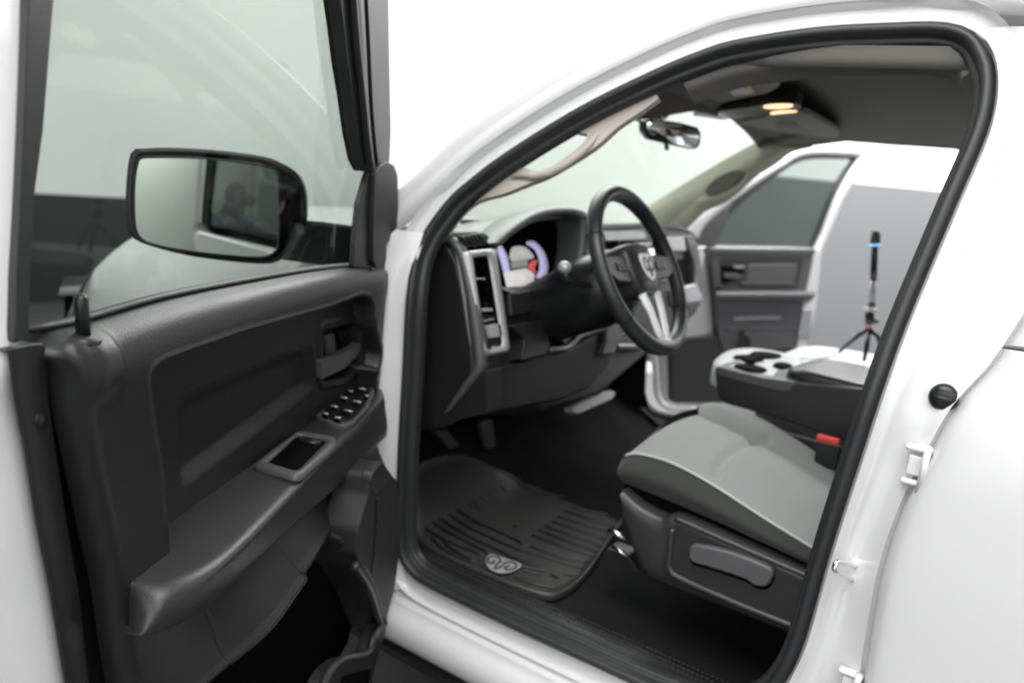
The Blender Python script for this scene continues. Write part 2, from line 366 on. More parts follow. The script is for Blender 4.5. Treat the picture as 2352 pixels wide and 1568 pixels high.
# rear door lower fixtures: bolts, latch striker, plug
def onp(u, v, d=.012): return PY(u, v, .8+d)
q = onp(2167, 913, .03)
V, Fc = tubeVF([q+A(0, -.02, 0), q+A(0, .0, 0), q+A(0, .006, 0), q+A(0, .008, 0)], [.019, .0195, .016, .008], 24); plug = mesh('grommet', V, Fc, 'black', T)
V, Fc = boxVF(q+A(0, .009, 0), (1, 0, 0), (0, 1, 0), (0, 0, 1), .022, .003, .006); mesh('rib', V, Fc, 'rubber', plug)
# striker hoop
s1, s2, s3 = onp(1966, 1312, .03), onp(1930, 1298, .075), onp(1948, 1328, .03)
box('striker_plate', onp(1958, 1322, .018), (1, 0, 0), (0, 1, 0), (0, 0, 1), (.03, .008, .05), 'paint_in', T)
st = tube('door_striker', [onp(1966, 1298, .02), onp(1926, 1290, .06), onp(1918, 1300, .065), onp(1920, 1310, .065), onp(1958, 1330, .02)], .0042, 'chrome', T, n=24, k=10)
# hinge of the rear door
for i, (u, v, hh) in enumerate([(2112, 1030, .05), (1955, 1545, .04)]):
    c = onp(u, v, .045); hg = box('rear_hinge', c, (1, 0, 0), (0, 1, 0), (0, 0, 1), (.036, .016, .009), 'paint_in', T, bevel=.004)
    box('hinge_leaf', c+A(0, 0, -hh*.5), (1, 0, 0), (0, 1, 0), (0, 0, 1), (.022, .010, .03), 'paint_in', hg, bevel=.003)
    box('hinge_leaf', c+A(-.004, 0, -hh), (1, 0, 0), (0, 1, 0), (0, 0, 1), (.038, .016, .009), 'paint_in', hg, bevel=.004)
    V, Fc = tubeVF([c+A(-.012, .012, .01), c+A(-.012, .012, -hh-.01)], .005, 10); mesh('pin', V, Fc, 'paint_in', hg)
# embossed seam ridges on the pillar

# sill and rocker
def extr(name, prof, x0, x1, mt, parent, **k):
    xs = np.linspace(x0, x1, 12); G = [[A(x, y, z) for y, z in prof] for x in xs]; V, Fc = grid(G); return mesh(name, V, Fc, mt, parent, **k)
extr('rocker_panel', [(.80, .507), (.806, .502), (.812, .497), (.816, .488), (.820, .483), (.826, .478), (.834, .480), (.842, .482), (.856, .478), (.868, .468), (.874, .452), (.874, .44), (.872, .425), (.868, .418), (.864, .410), (.858, .404), (.85, .398), (.80, .395)], 1.12, -1.0, 'paint', T)
extr('lower_sill_cover', [(.85, .396), (.86, .392), (.862, .375), (.84, .355), (.55, .35)], 1.12, -1.0, 'black', T)
# front jamb (between opening and fender) and fender
jv = [(.934, 1.28), (.937, 1.2), (.925, 1.0), (.912, .85), (.905, .68), (.89, .58), (.86, .50)]
jw = lambda z: 1-.88*min(1, max(0, (z-1.0)/.36))
loft('hinge_pillar', [[A(x-.004+dx*jw(z), .803+dy*jw(z)-max(0, z-1.17)*.33, z) for x, z in jv] for dx, dy in ((0, 0), (.024, .019), (.034, .029), (.054, .057), (.144, .072), (.2, .097))], 'paint_in', T, n=40)
for z in (1.1, .72):
    hg = box('hinge', A(1.0, .862, z), (1, 0, 0), (0, 1, 0), (0, 0, 1), (.05, .04, .06), 'paint_in', T, bevel=.008)
# fender + hood
def hoodz(x, y):
    y = abs(y); base = 1.262-.012*max(0, 1.6-x)
    z = base-.02*(y/.6)**2-(.12*max(0, (y-.62)/.30)**2)
    z -= .55*max(0, (x-1.75)/.5)**2.6
    return z
G = []
for x in np.linspace(1.10, 2.16, 26):
    row = []
    for y in np.linspace(-.90, .90, 37): row.append(A(x, y, hoodz(x, y)))
    G.append(row)
V, Fc = grid(G); hood = mesh('hood', V, Fc, 'paint', T)
for sgn in (1, -1):
    G = []
    for x in np.linspace(1.10, 2.16, 26):
        ze = hoodz(x, .9); ins = .25*max(0, (x-1.85)/.4)**2
        G.append([A(x, sgn*(.90-ins*.2), ze), A(x, sgn*(.935-ins), ze-.03), A(x, sgn*(.955-ins), ze-.10), A(x, sgn*(.96-ins), ze-.25), A(x, sgn*(.95-ins), .75)])
    V, Fc = grid(G); mesh('fender', V, Fc, 'paint', T)
V, Fc = grid([[A(2.16+dx, y*(1-dx), z) for y in np.linspace(-.9, .9, 11)] for dx, z in ((0, hoodz(2.16, 0)), (.05, .98), (.06, .7), (.04, .45))]); mesh('grille', V, Fc, 'black', T)
extr('cowl', [(-.78, 1.238), (-.4, 1.262), (0, 1.27), (.4, 1.262), (.78, 1.238)], 1.02, 1.13, 'black', T)
tube('wiper', [A(1.02, -.5, 1.30), A(1.10, -.1, 1.30), A(1.16, .35, 1.285)], .008, 'black', T, n=20)
for x in (1.62, -1.75):
    for sgn in (1, -1):
        V, Fc = tubeVF([A(x, sgn*(.66), .40), A(x, sgn*.67, .40), A(x, sgn*.90, .40), A(x, sgn*.91, .40)], [.36, .40, .40, .36], 36); wh = mesh('wheel', V, Fc, 'rubber', T)
        V, Fc = tubeVF([A(x, sgn*.80, .40), A(x, sgn*.915, .40)], [.24, .24], 28); mesh('wheel_rim', V, Fc, 'rim', wh)

# ------------------------------------------------------------------ windshield, pillars, headliner
wl = [A(1.20, .70, 1.262), A(.66, .555, 1.672)]; 
top = PX(1757, 317, .668); low = PX(1478, 486, 1.13)
def WSf(y, t):
    yy = abs(y); b = A(1.20-.10*(yy/.7)**2, y, 1.245+.0*yy); tp = A(.715-.055*(yy/.6)**2, y*.80, 1.665-.025*(yy/.6)**2)
    return b+(tp-b)*t+A(.012, 0, .02)*math.sin(math.pi*t)
V, Fc = grid([[WSf(y, t) for y in np.linspace(-.74, .74, 17)] for t in np.linspace(0, 1, 9)]); mesh('windshield', V, Fc, 'wsglass', T)
# driver pillar trim with grab handle opening: four curves
def r9(x, y): return (1097.6+.25*x, 156.8+.25*y)
pL = [(1004, 530), (1030, 490), (1072, 445), (1112, 410), (1176, 366), (1230, 332), (1290, 296), (1323, 276), (1360, 255), (1398, 236), (1450, 210), (1492, 192)]
pR = [(1032, 538), (1056, 502), (1098, 466), (1160, 448), (1210, 428), (1245, 415), (1278, 399), (1338, 363), (1378, 335), (1418, 299), (1440, 283), (1478, 258), (1516, 230)]
hole = [(1176, 376), (1204, 389), (1238, 396), (1266, 389), (1298, 367), (1328, 345), (1344, 330), (1354, 314), (1334, 309), (1300, 306), (1240, 340)]
def PT(a, b, o=0): # plane of the pillar trim, just inboard of the opening
    nn = A(0, 1, .357); nn = nn/np.linalg.norm(nn); return pln(a, b, nn, nn@A(0, .765, 1.15)+o)
from mathutils.geometry import tessellate_polygon
oL = list(cr([A(*q) for q in pL], 40)); oR = list(cr([A(*q) for q in pR], 40)); outer_ = oL+oR[::-1]; hol = list(cr([A(*q) for q in hole], 36, closed=True))
tri = tessellate_polygon([[Vector((q[0], q[1], 0)) for q in outer_], [Vector((q[0], q[1], 0)) for q in hol]])
pt = mesh('pillar_trim', [PT(q[0], q[1], 0) for q in outer_+hol], [tuple(t_) for t_ in tri], 'pillar', T, solid=.014, off=0, bevel=.003)
gh = [(1176, 408), (1202, 402), (1230, 405), (1262, 398), (1300, 378), (1335, 352), (1357, 330), (1372, 308)]
tube('grab_handle', px(PT, gh, .010), [.003, .007, .0095, .0095, .009, .008, .006, .003], 'pillar', pt, n=None, k=16)
# passenger pillar trim
qL = [(1475, 484), (1560, 430), (1660, 370), (1757, 316)]; qR = [(1500, 522), (1535, 540), (1573, 527), (1620, 485), (1662, 466), (1690, 447), (1736, 405), (1790, 370), (1816, 349), (1867, 335)]
def PQ(a, b, o=0):
    nn = A(-.25, -1, .357); nn = nn/np.linalg.norm(nn); return pln(a, b, -nn, -(nn@A(.9, -.70, 1.45))+o)
qm = [(1490, 500), (1600, 452), (1720, 385), (1800, 335)]
pp = loft('pillar_trim', [px(PQ, qL, -.03), px(PQ, qm, .012), px(PQ, qR, -.02)], 'pillar2', T, n=40, m=6, across='cr', solid=.01, off=0)
V, Fc = prismVF(cr(px(PQ, [(1618, 440), (1640, 412), (1680, 392), (1706, 394), (1700, 412), (1672, 436), (1636, 450)], .022), 30, closed=True), -A(0, 1, 0)*.01)
mesh('grille_oval', V, Fc, 'headliner', pp, bevel=.003)
tube('pillar_handle_bulge', px(PQ, [(1600, 462), (1650, 455), (1700, 430), (1725, 395)], .012), [.008, .012, .012, .006], 'pillar2', pp, n=None)
# headliner
def HL(x, y):
    yy = abs(y); z = 1.728-.070*(yy/.62)**2.4
    if x > .45: z -= .055*((x-.45)/.25)**2
    z -= .012*math.exp(-((x-.30)/.05)**2)*(.5+.5*math.cos(y*4))
    return z
G = []
for x in np.linspace(.70, -1.0, 50):
    G.append([A(x, y, HL(x, y)) for y in np.linspace(-.64, .585, 60)]+[A(x, .592, HL(x, .585)+.015), A(x, .594, HL(x, .585)+(.035 if x < .4 else .018))])
V, Fc = grid(G); hl = mesh('headliner', V, Fc, 'headliner', T)
# side edges of the headliner, passenger side edge rolls to the opening
ed = [(1750, 318), (1790, 338), (1867, 335), (1940, 326), (2017, 322), (2090, 323), (2147, 326), (2178, 334), (2199, 344), (2212, 366), (2222, 420)]
er = px(PY, ed, -.665)
loft('header_trim', [er, [p+A(0, .012, .012) for p in er], [A(p[0], p[1]+.06, max(p[2]+.03, 1.66)) for p in er]], 'headliner', hl, n=50)
# garnish just inside the weatherstrip
up_i = [i for i, p in enumerate(sealC) if p[2] > 1.66 and p[0] > -.03]
V, Fc = sweepVF([sealC[i] for i in up_i], sideN, cen, [(-.026, -.024), (-.030, -.028), (-.036, -.030), (-.040, -.036), (-.041, -.050), (-.041, -.09)]); mesh('opening_garnish', V, Fc, 'headliner', T)
# visors
vis = [(1566, 212), (1640, 176), (1778, 146), (1794, 160), (1790, 200), (1764, 216), (1650, 238), (1600, 236)]
v1 = prism('sun_visor', rnd(px(PZ, vis, 1.685), .02), (0, 0, .018), 'visor', hl, bevel=.006)
lb = [(1652, 188), (1712, 180), (1730, 216), (1688, 224)]
prism('warning_label', px(PZ, [(1656, 190), (1704, 184), (1722, 217), (1686, 222)], 1.683), (0, 0, .001), 'label', v1, bevel=0)
prism('warning_label', px(PZ, [(1704, 184), (1716, 182), (1734, 214), (1722, 217)], 1.683), (0, 0, .001), 'yellow', v1, bevel=0)
vis2 = [(1700, 285), (1763, 268), (1849, 260), (1929, 302), (1929, 316), (1843, 332), (1811, 326), (1753, 305)]
v2 = prism('sun_visor', rnd(px(PZ, vis2, 1.658), .02), (0, 0, .016), 'visor', hl, bevel=.006)
prism('warning_label', px(PZ, [(1782, 284), (1822, 280), (1850, 306), (1810, 312)], 1.656), (0, 0, .001), 'visor', v2, bevel=0)
prism('windshield_header', px(PX, [(1498, 205), (1560, 185), (1660, 215), (1650, 268), (1600, 256), (1560, 262), (1516, 270), (1470, 268)], .70), (.01, 0, 0), 'headliner', hl, bevel=.004)
# overhead console with two lit lamps
oc = prism('overhead_console', rnd(px(PZ, [(1590, 266), (1640, 258), (1720, 248), (1770, 238), (1826, 238), (1840, 244), (1838, 258), (1790, 268), (1740, 268), (1660, 276)], 1.665), .008), (0, 0, .03), 'black', hl, bevel=.004)
for c, rx in (((1787, 246), 34), ((1801, 261), 32)):
    P = [(c[0]+rx*math.cos(t), c[1]+4.2*math.sin(t)-1.5*math.cos(t)) for t in np.linspace(0, 2*math.pi, 24, endpoint=False)]
    prism('dome_lamp', px(PZ, P, 1.662), (0, 0, .004), 'lamp', oc, bevel=0)
    lt = bpy.data.lights.new('dome_light', 'POINT'); lt.energy = .05; lt.color = (1, .7, .45); lt.shadow_soft_size = .02
    lo = bpy.data.objects.new('dome_light', lt); SC.collection.objects.link(lo); lo.location = PZ(c[0], c[1], 1.62)
# rear view mirror
mc = PX(1545, 306, .75)
rmN = A(-.86, .46, -.12); rmN /= np.linalg.norm(rmN)
def RM(a, b, o=0): return pln(a, b, rmN, rmN@mc+o)
mo = [(1480, 278), (1500, 274), (1560, 281), (1604, 293), (1611, 305), (1610, 330), (1602, 342), (1585, 343), (1530, 331), (1492, 322), (1480, 305)]
rm = prism('rear_view_mirror', rnd(px(RM, mo, 0), .006), -rmN*.028, 'black', T, bevel=.005)
mi = [(1486, 283), (1502, 279), (1560, 286), (1600, 297), (1605, 307), (1604, 328), (1598, 337), (1584, 338), (1532, 326), (1497, 317), (1486, 303)]
prism('mirror_glass', px(RM, mi, .002), -rmN*.001, 'mirror', rm, bevel=0)
tube('mount', [mc-rmN*.02, mc-rmN*.05+A(0, 0, .02), A(.80, 0.06, 1.655)], .010, 'black', rm)
prism('mirror_stalk_cover', px(RM, [(1490, 236), (1530, 228), (1556, 250), (1530, 276), (1500, 280), (1470, 282)], -.06), -rmN*.03, 'black', rm, bevel=.006)
tube('knob', [mc+(-rmN*.01)+A(0, .02, -.03), mc+A(0, .02, -.045)], .006, 'black', rm)

# ------------------------------------------------------------------ floor, mat, pedals
G = []
for x in np.linspace(-.9, 1.25, 40):
    row = []
    for y in np.linspace(.775, -.80, 50):
        z = .535+.10*math.exp(-(y/.16)**4)+max(0, x-.95)*.55
        row.append(A(x, y, z))
    G.append(row)
V, Fc = grid(G); fl = mesh('carpet_floor', V, Fc, 'carpet', T)
# sill tread plate inside the opening with raised ribs
sp = extr('sill_plate', [(.778, .545), (.770, .553), (.755, .556), (.72, .554), (.700, .548), (.690, .535)], .93, -.2, 'trim', T)
parts = []
for i in range(90):
    x = .86-.0095*i
    for y in (.71, .725, .74):
        parts.append(ballVF((x+(.004 if y == .725 else 0), y, .5555), .0032, .0022, .0022, nu=8, nv=5))
V, Fc = merge(parts); mesh('tread_dots', V, Fc, 'trim', sp)
# firewall and far lower side
mesh('firewall', [A(1.27, .78, .5), A(1.27, -.80, .5), A(1.27, -.80, 1.25), A(1.27, .78, 1.25)], [(0, 1, 2, 3)], 'carpet', T)
mesh('side_kick_panel', [A(.95, .775, .53), A(1.27, .775, .53), A(1.27, .775, 1.2), A(.95, .775, 1.2)], [(0, 1, 2, 3)], 'trim', T)
# floor mat: thing of its own
FM = thing('floor_mat', 'black ribbed rubber floor mat with silver ram head badge below the steering wheel', 'floor mat', (.75, .4, .545))
def FMp(p): return A(p[0]-.75, p[1]-.4, p[2]-.545)
mo_ = [(956, 1232), (1014, 1275), (1104, 1316), (1172, 1345), (1253, 1370), (1289, 1366), (1325, 1343), (1361, 1302), (1397, 1248), (1424, 1205), (1424, 1181), (1307, 1150), (1190, 1105), (1135, 1078), (1055, 1046), (960, 1068), (945, 1120)]
def floorz(p): return p
mz = .549
def MZ(u, v, o=0):
    p = PZ(u, v, mz+o)
    if p[0] > .945:
        nn = A(-.55, 0, 1); p = pln(u, v, nn, nn@A(.945, 0, mz+o))
    return p
outl = cr(px(MZ, mo_), 120, closed=True)
def rise(p): # the mat's front end climbs the toe board
    return p
ctr = outl.mean(0)
rings = [[rise(ctr+(p-ctr)*s+A(0, 0, h)) for p in outl] for s, h in ((1.0, -.006), (1.003, .004), (.994, .010), (.98, .010), (.97, .005), (.9, .004), (.7, .004), (.45, .004), (.2, .004), (.02, .004))]
zf = lambda p, h: A(p[0], p[1], .5475+max(0, p[0]-.945)*.55+h)
rings = [[zf(p, h) for p in R_] for R_, h in zip(rings, (-.006, .004, .010, .010, .005, .004, .004, .004, .004, .004))]
V, Fc = grid(rings, closed_u=True); fm = mesh('mat_sheet', [FMp(v) for v in V], Fc, 'mat', FM, solid=0)
ribs = []
def rib(L, r=.0046, up_=.0035):
    P = cr([MZ(u, v) for u, v in L], 26, lin=False); P = [rise(p+A(0, 0, up_)) for p in P]
    ribs.append(tubeVF(P, r, 8, flat=(1, 1.0)))
# ribs follow the mat's length (region coordinates of the photograph)
def r6(x, y): return (902+.45*x, 902+.45*y)
def q8(x, y): return (862.4+.3*x, 1097.6+.3*y)
st8 = [(1500, 230), (1450, 262), (1400, 305), (1350, 340), (1300, 378), (1250, 408), (1200, 450)]; en8 = [(1870, 300), (1880, 375), (1835, 420), (1795, 470), (1760, 520), (1725, 570), (1695, 606)]
for a_, b_ in zip(st8, en8): rib([q8(*a_), q8((a_[0]+b_[0])/2, (a_[1]+b_[1])/2+10), q8(*b_)])
for L in ([(620, 250), (820, 370), (1090, 490), (1125, 530), (1175, 520), (1215, 545), (1400, 605), (1640, 660)], [(560, 290), (760, 410), (1000, 520), (1200, 590), (1600, 705)], [(500, 320), (700, 450), (950, 570), (1100, 640), (1320, 712)],
          [(440, 350), (640, 470), (870, 590)], [(380, 390), (560, 500), (820, 600)], [(520, 470), (540, 520), (640, 590), (740, 640), (800, 638)], [(430, 470), (520, 560), (700, 660), (780, 700)],
          [(1130, 715), (1270, 750)], [(1060, 770), (1200, 815), (1370, 850)], [(1120, 685), (1320, 722)], [(1440, 750), (1560, 756)], [(1340, 745), (1400, 775)],
          [(700, 210), (760, 235), (800, 262)], [(740, 175), (800, 235)], [(800, 140), (860, 195)], [(850, 110), (905, 165)], [(900, 85), (960, 140)], [(950, 60), (1005, 110)],
          [(1085, 45), (1300, 110), (1500, 180), (1870, 262)]):
    rib([q8(*p_) for p_ in L], .0040)
V, Fc = merge(ribs); mesh('rib_pattern', [FMp(v) for v in V], Fc, 'matdark', fm)
def badge(name, corners, fn, mt, parent, th, tr=lambda p: p):
    """shield with a horned head drawn in raised strokes"""
    a, b, c, d = [np.array(q, float) for q in corners]  # tl tr br bl in pixels
    def uv(s, t): q = (a*(1-s)+b*s)*(1-t)+(d*(1-s)+c*s)*t; return fn(q[0], q[1])
    nrm = np.cross(uv(1, 0)-uv(0, 0), uv(0, 1)-uv(0, 0)); nrm /= np.linalg.norm(nrm)
    if nrm@(CAM-uv(.5, .5)) < 0: nrm = -nrm
    sh = [(.02, .03), (.5, 0), (.98, .03), (.95, .55), (.75, .88), (.5, 1), (.25, .88), (.05, .55)]
    o = prism(name, [tr(p) for p in cr([uv(*q) for q in sh], 32, closed=True)], nrm*th, 'silver' if mt == 'silver' else mt, parent, bevel=.0008)
    st_ = []
    for L in ([(.45, .35), (.3, .12), (.1, .2), (.1, .5), (.22, .68), (.32, .55), (.25, .4)], [(.55, .35), (.7, .12), (.9, .2), (.9, .5), (.78, .68), (.68, .55), (.75, .4)], [(.42, .4), (.44, .7), (.5, .88), (.56, .7), (.58, .4)]):
        st_.append(tubeVF([tr(p+nrm*th) for p in cr([uv(*q) for q in L], 20)], np.linalg.norm(uv(1, .5)-uv(0, .5))*.035, 6))
    V, Fc = merge(st_); mesh('ram_head_relief', V, Fc, 'black', o); return o
badge('ram_head_badge', (r6(500, 826), r6(662, 880), r6(590, 945), r6(438, 880)), lambda u, v: PZ(u, v, mz+.009), 'silver', FM, .004, FMp)

# pedals
for P, mt in (([(998, 992), (1024, 984), (1056, 1022), (1036, 1032)], 'black'), ([(1106, 968), (1132, 962), (1140, 1026), (1122, 1030)], 'black')):
    pp_ = prism('pedal', rnd(px(PX, P, 1.05 if P[0][0] > 1100 else 1.08), .01), (.02, 0, 0), 'greytrim', T, bevel=.004)
    c = np.mean(px(PX, P, 1.06), 0); tube('pedal_arm', [c+A(.02, 0, .02), c+A(.06, 0, .15), c+A(.05, 0, .3)], .009, 'black', pp_)
prism('footwell_bar', rnd(px(PX, [(1314, 936), (1400, 896), (1414, 900), (1408, 914), (1328, 950), (1316, 946)], 1.00), .008), (.03, 0, -.01), 'barwhite', T, bevel=.005)  # pale bar low in the footwell
# passenger side: jamb, seal, sill
js = [(1585, 525), (1560, 560), (1520, 640), (1496, 740), (1487, 820), (1483, 900), (1494, 930), (1520, 946), (1570, 952), (1640, 950), (1760, 940)]
jin = px(PY, js, -.80); 
loft('passenger_jamb', [jin, [p+A(.03, -.02, -.012) if i < 6 else p+A(.01, -.03, -.02) for i, p in enumerate(jin)], [p+A(.06, -.05, -.03) for p in jin]], 'paint_in', T, n=50)
jj = [(1478, 818), (1476, 900), (1492, 940), (1525, 957), (1600, 962), (1700, 960), (1780, 950)]
tube('passenger_weatherstrip', px(PY, jj, -.78), .010, 'rubber', T, n=40)
j3 = [(1500, 800), (1506, 860), (1508, 900), (1520, 926), (1545, 940), (1600, 942)]
tube('passenger_jamb_edge', px(PY, j3, -.84), .012, 'paint_in', T, n=40)
extr('passenger_rocker', [(-.79, .60), (-.83, .59), (-.87, .55), (-.88, .42), (-.80, .38)], 1.1, -1.0, 'paint', T)

prism('kick_panel', px(PY, [(1400, 800), (1484, 800), (1481, 900), (1490, 940), (1430, 925), (1400, 880)], -.75), (0, -.01, 0), 'carpet', T, bevel=.003)
# ------------------------------------------------------------------ dashboard
endp = [(950, 590), (946, 800), (940, 990), (974, 989), (1016, 970), (1050, 925), (1086, 870), (1083, 800), (1074, 752), (1062, 672), (1046, 600), (1020, 556), (985, 546), (960, 560)]
dash = prism('dashboard', px(FD, [(1110, 600), (1152, 662), (1184, 668), (1326, 622), (1350, 560), (1420, 530), (1520, 520), (1598, 540), (1612, 600), (1618, 690), (1600, 720), (1560, 760), (1500, 800), (1380, 905), (1250, 945), (1180, 936), (1120, 950), (1120, 840)], -.015), -FN*.28, 'dash', T, bevel=.012)
prism('end_panel', px(PY, endp, .70), (0, -.05, 0), 'dash', dash, bevel=.006)
ringA = [(990, 541), (1020, 551), (1044, 586), (1062, 660), (1074, 740), (1083, 800), (1084, 846), (1060, 884), (1018, 950)]
ringB = [(1010, 532), (1044, 544), (1070, 572), (1090, 652), (1106, 732), (1114, 800), (1114, 850), (1094, 880), (1040, 940)]
loft('end_rim', [px(PY, ringA, .698), px(PY, [((a[0]*.6+b[0]*.4), a[1]*.6+b[1]*.4) for a, b in zip(ringA, ringB)], .708), px(PY, ringB, .69), [PY(b[0]+4, b[1], .66) for b in ringB]], 'greytrim', dash, n=50, m=4, across='cr')
# vertical air vent bezel
bo = [(1072, 577), (1130, 571), (1140, 574), (1172, 798), (1170, 806), (1118, 818), (1110, 814)]
bi = [(1086, 592), (1118, 587), (1124, 592), (1156, 790), (1152, 796), (1122, 803), (1116, 798)]
O = cr(px(FD, bo, .012), 60, closed=True, lin=True); I = cr(px(FD, bi, .012), 60, closed=True, lin=True)
k0 = np.argmin(np.linalg.norm(I-O[0], axis=1)); I = np.roll(I, -k0, axis=0)
I = np.array(I); 
V, Fc = grid([[p-FN*.03 for p in O], O, (O+I)/2+FN*.003, I, [p-FN*.004 for p in I]], closed_u=True)
vent = mesh('air_vent', V, Fc, 'silver', dash)
mesh('vent_wall', *grid([[p-FN*.004 for p in I], [p-FN*.03 for p in I]], closed_u=True), 'void', vent)
prism('vent_cavity', I-FN*.03, -FN*.004, 'void', vent, bevel=0)
for i in range(9):
    t = (i+.7)/12.5; a = np.array((1090, 594))*(1-t)+np.array((1120, 800))*t; b = np.array((1120, 589))*(1-t)+np.array((1154, 792))*t
    pa, pb = FD(*a, -.008), FD(*b, -.008); V, Fc = boxVF((pa+pb)/2, (pb-pa)/np.linalg.norm(pb-pa), FN, np.cross(FN, (pb-pa)/np.linalg.norm(pb-pa)), np.linalg.norm(pb-pa), .012, .002)
    mesh('slat', V, Fc, 'void', vent, bevel=.001)
def fbox(name, u, v, su, sv, o, th, mt, parent, bevel=.0015):
    c = FD(u, v, o); ax = FD(u+1, v, o)-FD(u, v, o); az = FD(u, v-1, o)-FD(u, v, o)
    lu, lv = np.linalg.norm(ax), np.linalg.norm(az); ax /= lu; az = np.cross(ax, FN); az /= np.linalg.norm(az)
    return box(name, c-FN*th/2, ax, FN, az, (lu*su, th, lv*sv), mt, parent, bevel=bevel)
fbox('vent_tab', 1106, 641, 20, 5, .012, .01, 'chrome', vent)
fbox('switch_plate', 1133, 760, 34, 74, .004, .02, 'black', vent)
fbox('button', 1122, 711, 20, 7, .010, .01, 'silver', vent); fbox('button', 1118, 736, 9, 3, .008, .01, 'silver', vent)
fbox('button', 1145, 797, 24, 4, .010, .01, 'silver', vent); fbox('button', 1130, 733, 10, 3, .008, .01, 'silver', vent)
c = FD(1137, 758, .004); kn = prism('headlight_knob', rnd(px(FD, [(1126, 746), (1144, 743), (1150, 772), (1132, 776)], .018), .003), -FN*.02, 'silver', vent, bevel=.003)
prism('knob_face', rnd(px(FD, [(1144, 745), (1150, 745), (1154, 770), (1149, 771)], .0165), .002), -FN*.018, 'black', kn, bevel=.002)
tv_ = prism('defrost_vent', px(FD, [(1056, 542), (1108, 534), (1124, 561), (1066, 568)], -.005), -FN*.01, 'black', dash, bevel=.002)
for i in range(5):
    t = (i+.5)/5; a = np.array((1060, 544))*(1-t)+np.array((1106, 537))*t; b = np.array((1070, 564))*(1-t)+np.array((1120, 558))*t
    mesh('slat', *tubeVF([FD(*a, -.002), FD(*b, -.002)], .0022, 6), 'dash', tv_)
# instrument cluster: hood shell, black bowl, faces
hoodO = [(1128, 560), (1170, 524), (1218, 492), (1262, 478), (1322, 480), (1350, 496), (1362, 540), (1360, 600)]
hoodI = [(1144, 560), (1190, 524), (1238, 500), (1294, 491), (1325, 498), (1334, 512), (1334, 560), (1326, 618)]
HO = cr(px(FD, hoodO, .0), 50); HI = cr(px(FD, hoodI, .0), 50); HF = cr(px(FD, hoodI, -.075), 50)
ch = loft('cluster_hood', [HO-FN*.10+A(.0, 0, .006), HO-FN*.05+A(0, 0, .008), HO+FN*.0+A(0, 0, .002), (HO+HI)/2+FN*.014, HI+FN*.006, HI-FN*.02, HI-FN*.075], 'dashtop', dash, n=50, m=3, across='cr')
prism('cluster_bowl', px(FD, [(1134, 556), (1190, 516), (1240, 488), (1300, 482), (1350, 496), (1360, 560), (1345, 625), (1184, 676), (1150, 668)], -.075), -FN*.02, 'void', ch, bevel=0)
loft('cluster_sill', [px(FD, [(1150, 662), (1184, 672), (1250, 656), (1330, 626)], .0), px(FD, [(1150, 655), (1184, 662), (1250, 648), (1330, 618)], -.075)], 'black', ch, n=20)
def arc(cx, cy, rx, ry, t0, t1, k=16, o=-.068): return [FD(cx+rx*math.cos(t), cy-ry*math.sin(t), o) for t in np.radians(np.linspace(t0, t1, k))]
def band(name, cx, cy, r0, r1, t0, t1, mt, o=-.068, asp=1.55):
    Aa = arc(cx, cy, r0, r0*asp, t0, t1, 20, o); Bb = arc(cx, cy, r1, r1*asp, t0, t1, 20, o)
    V, Fc = grid([Aa, Bb]); return mesh(name, V, Fc, mt, ch, smooth=False, solid=.001)
def gpoly(name, L, mt, o=-.068): return prism(name, cr(px(FD, L, o), 40, closed=True, lin=len(L) < 6), -FN*.0015, mt, ch, bevel=0)
sp_ = gpoly('speedometer_ring', [(1210, 555), (1220, 553), (1230, 556), (1248, 575), (1257, 597), (1259, 616), (1254, 636), (1243, 640), (1230, 637), (1239, 622), (1240, 603), (1236, 587), (1227, 572), (1211, 560)], 'gaugeface')
tk = []
for i in range(13):
    t = i/12; ou = cr([A(1212, 556), A(1231, 557), A(1248, 575), A(1257, 597), A(1259, 616), A(1253, 635)], 13)[i]; iu = cr([A(1210, 562), A(1225, 573), A(1233, 587), A(1236, 603), A(1235, 622), A(1231, 636)], 13)[i]
    tk.append(tubeVF([FD(*(ou*.85+iu*.15), -.0665), FD(*(ou*.15+iu*.85), -.0665)], .0013, 5))
mesh('tick_marks', *merge(tk), 'gauge', sp_)
s2_ = gpoly('tachometer_ring', [(1140, 567), (1153, 566), (1163, 582), (1169, 602), (1171, 622), (1157, 624), (1150, 600)], 'gaugeface')
tk = []
for i in range(8):
    ou = cr([A(1141, 569), A(1150, 598), A(1157, 622)], 8)[i]; iu = cr([A(1153, 567), A(1165, 592), A(1170, 620)], 8)[i]
    tk.append(tubeVF([FD(*(ou*.9+iu*.1), -.0665), FD(*(ou*.1+iu*.9), -.0665)], .0020, 5))
mesh('tick_marks', *merge(tk), 'gauge', s2_)
prism('cluster_display', rnd(px(FD, [(1157, 625), (1208, 616), (1228, 630), (1224, 655), (1165, 660)], -.068), .003), -FN*.0015, 'screen', ch, bevel=0)
gpoly('cluster_display', [(1173, 578), (1178, 568), (1193, 565), (1208, 569), (1222, 582), (1226, 592), (1210, 596), (1175, 598)], 'screendim')
gpoly('cluster_display', [(1174, 599), (1213, 596), (1212, 613), (1176, 619)], 'screengrey')
gpoly('warning_light', [(1218, 603), (1226, 598), (1235, 598), (1231, 609), (1228, 619), (1234, 626), (1225, 625), (1214, 615)], 'screenred', -.0665)
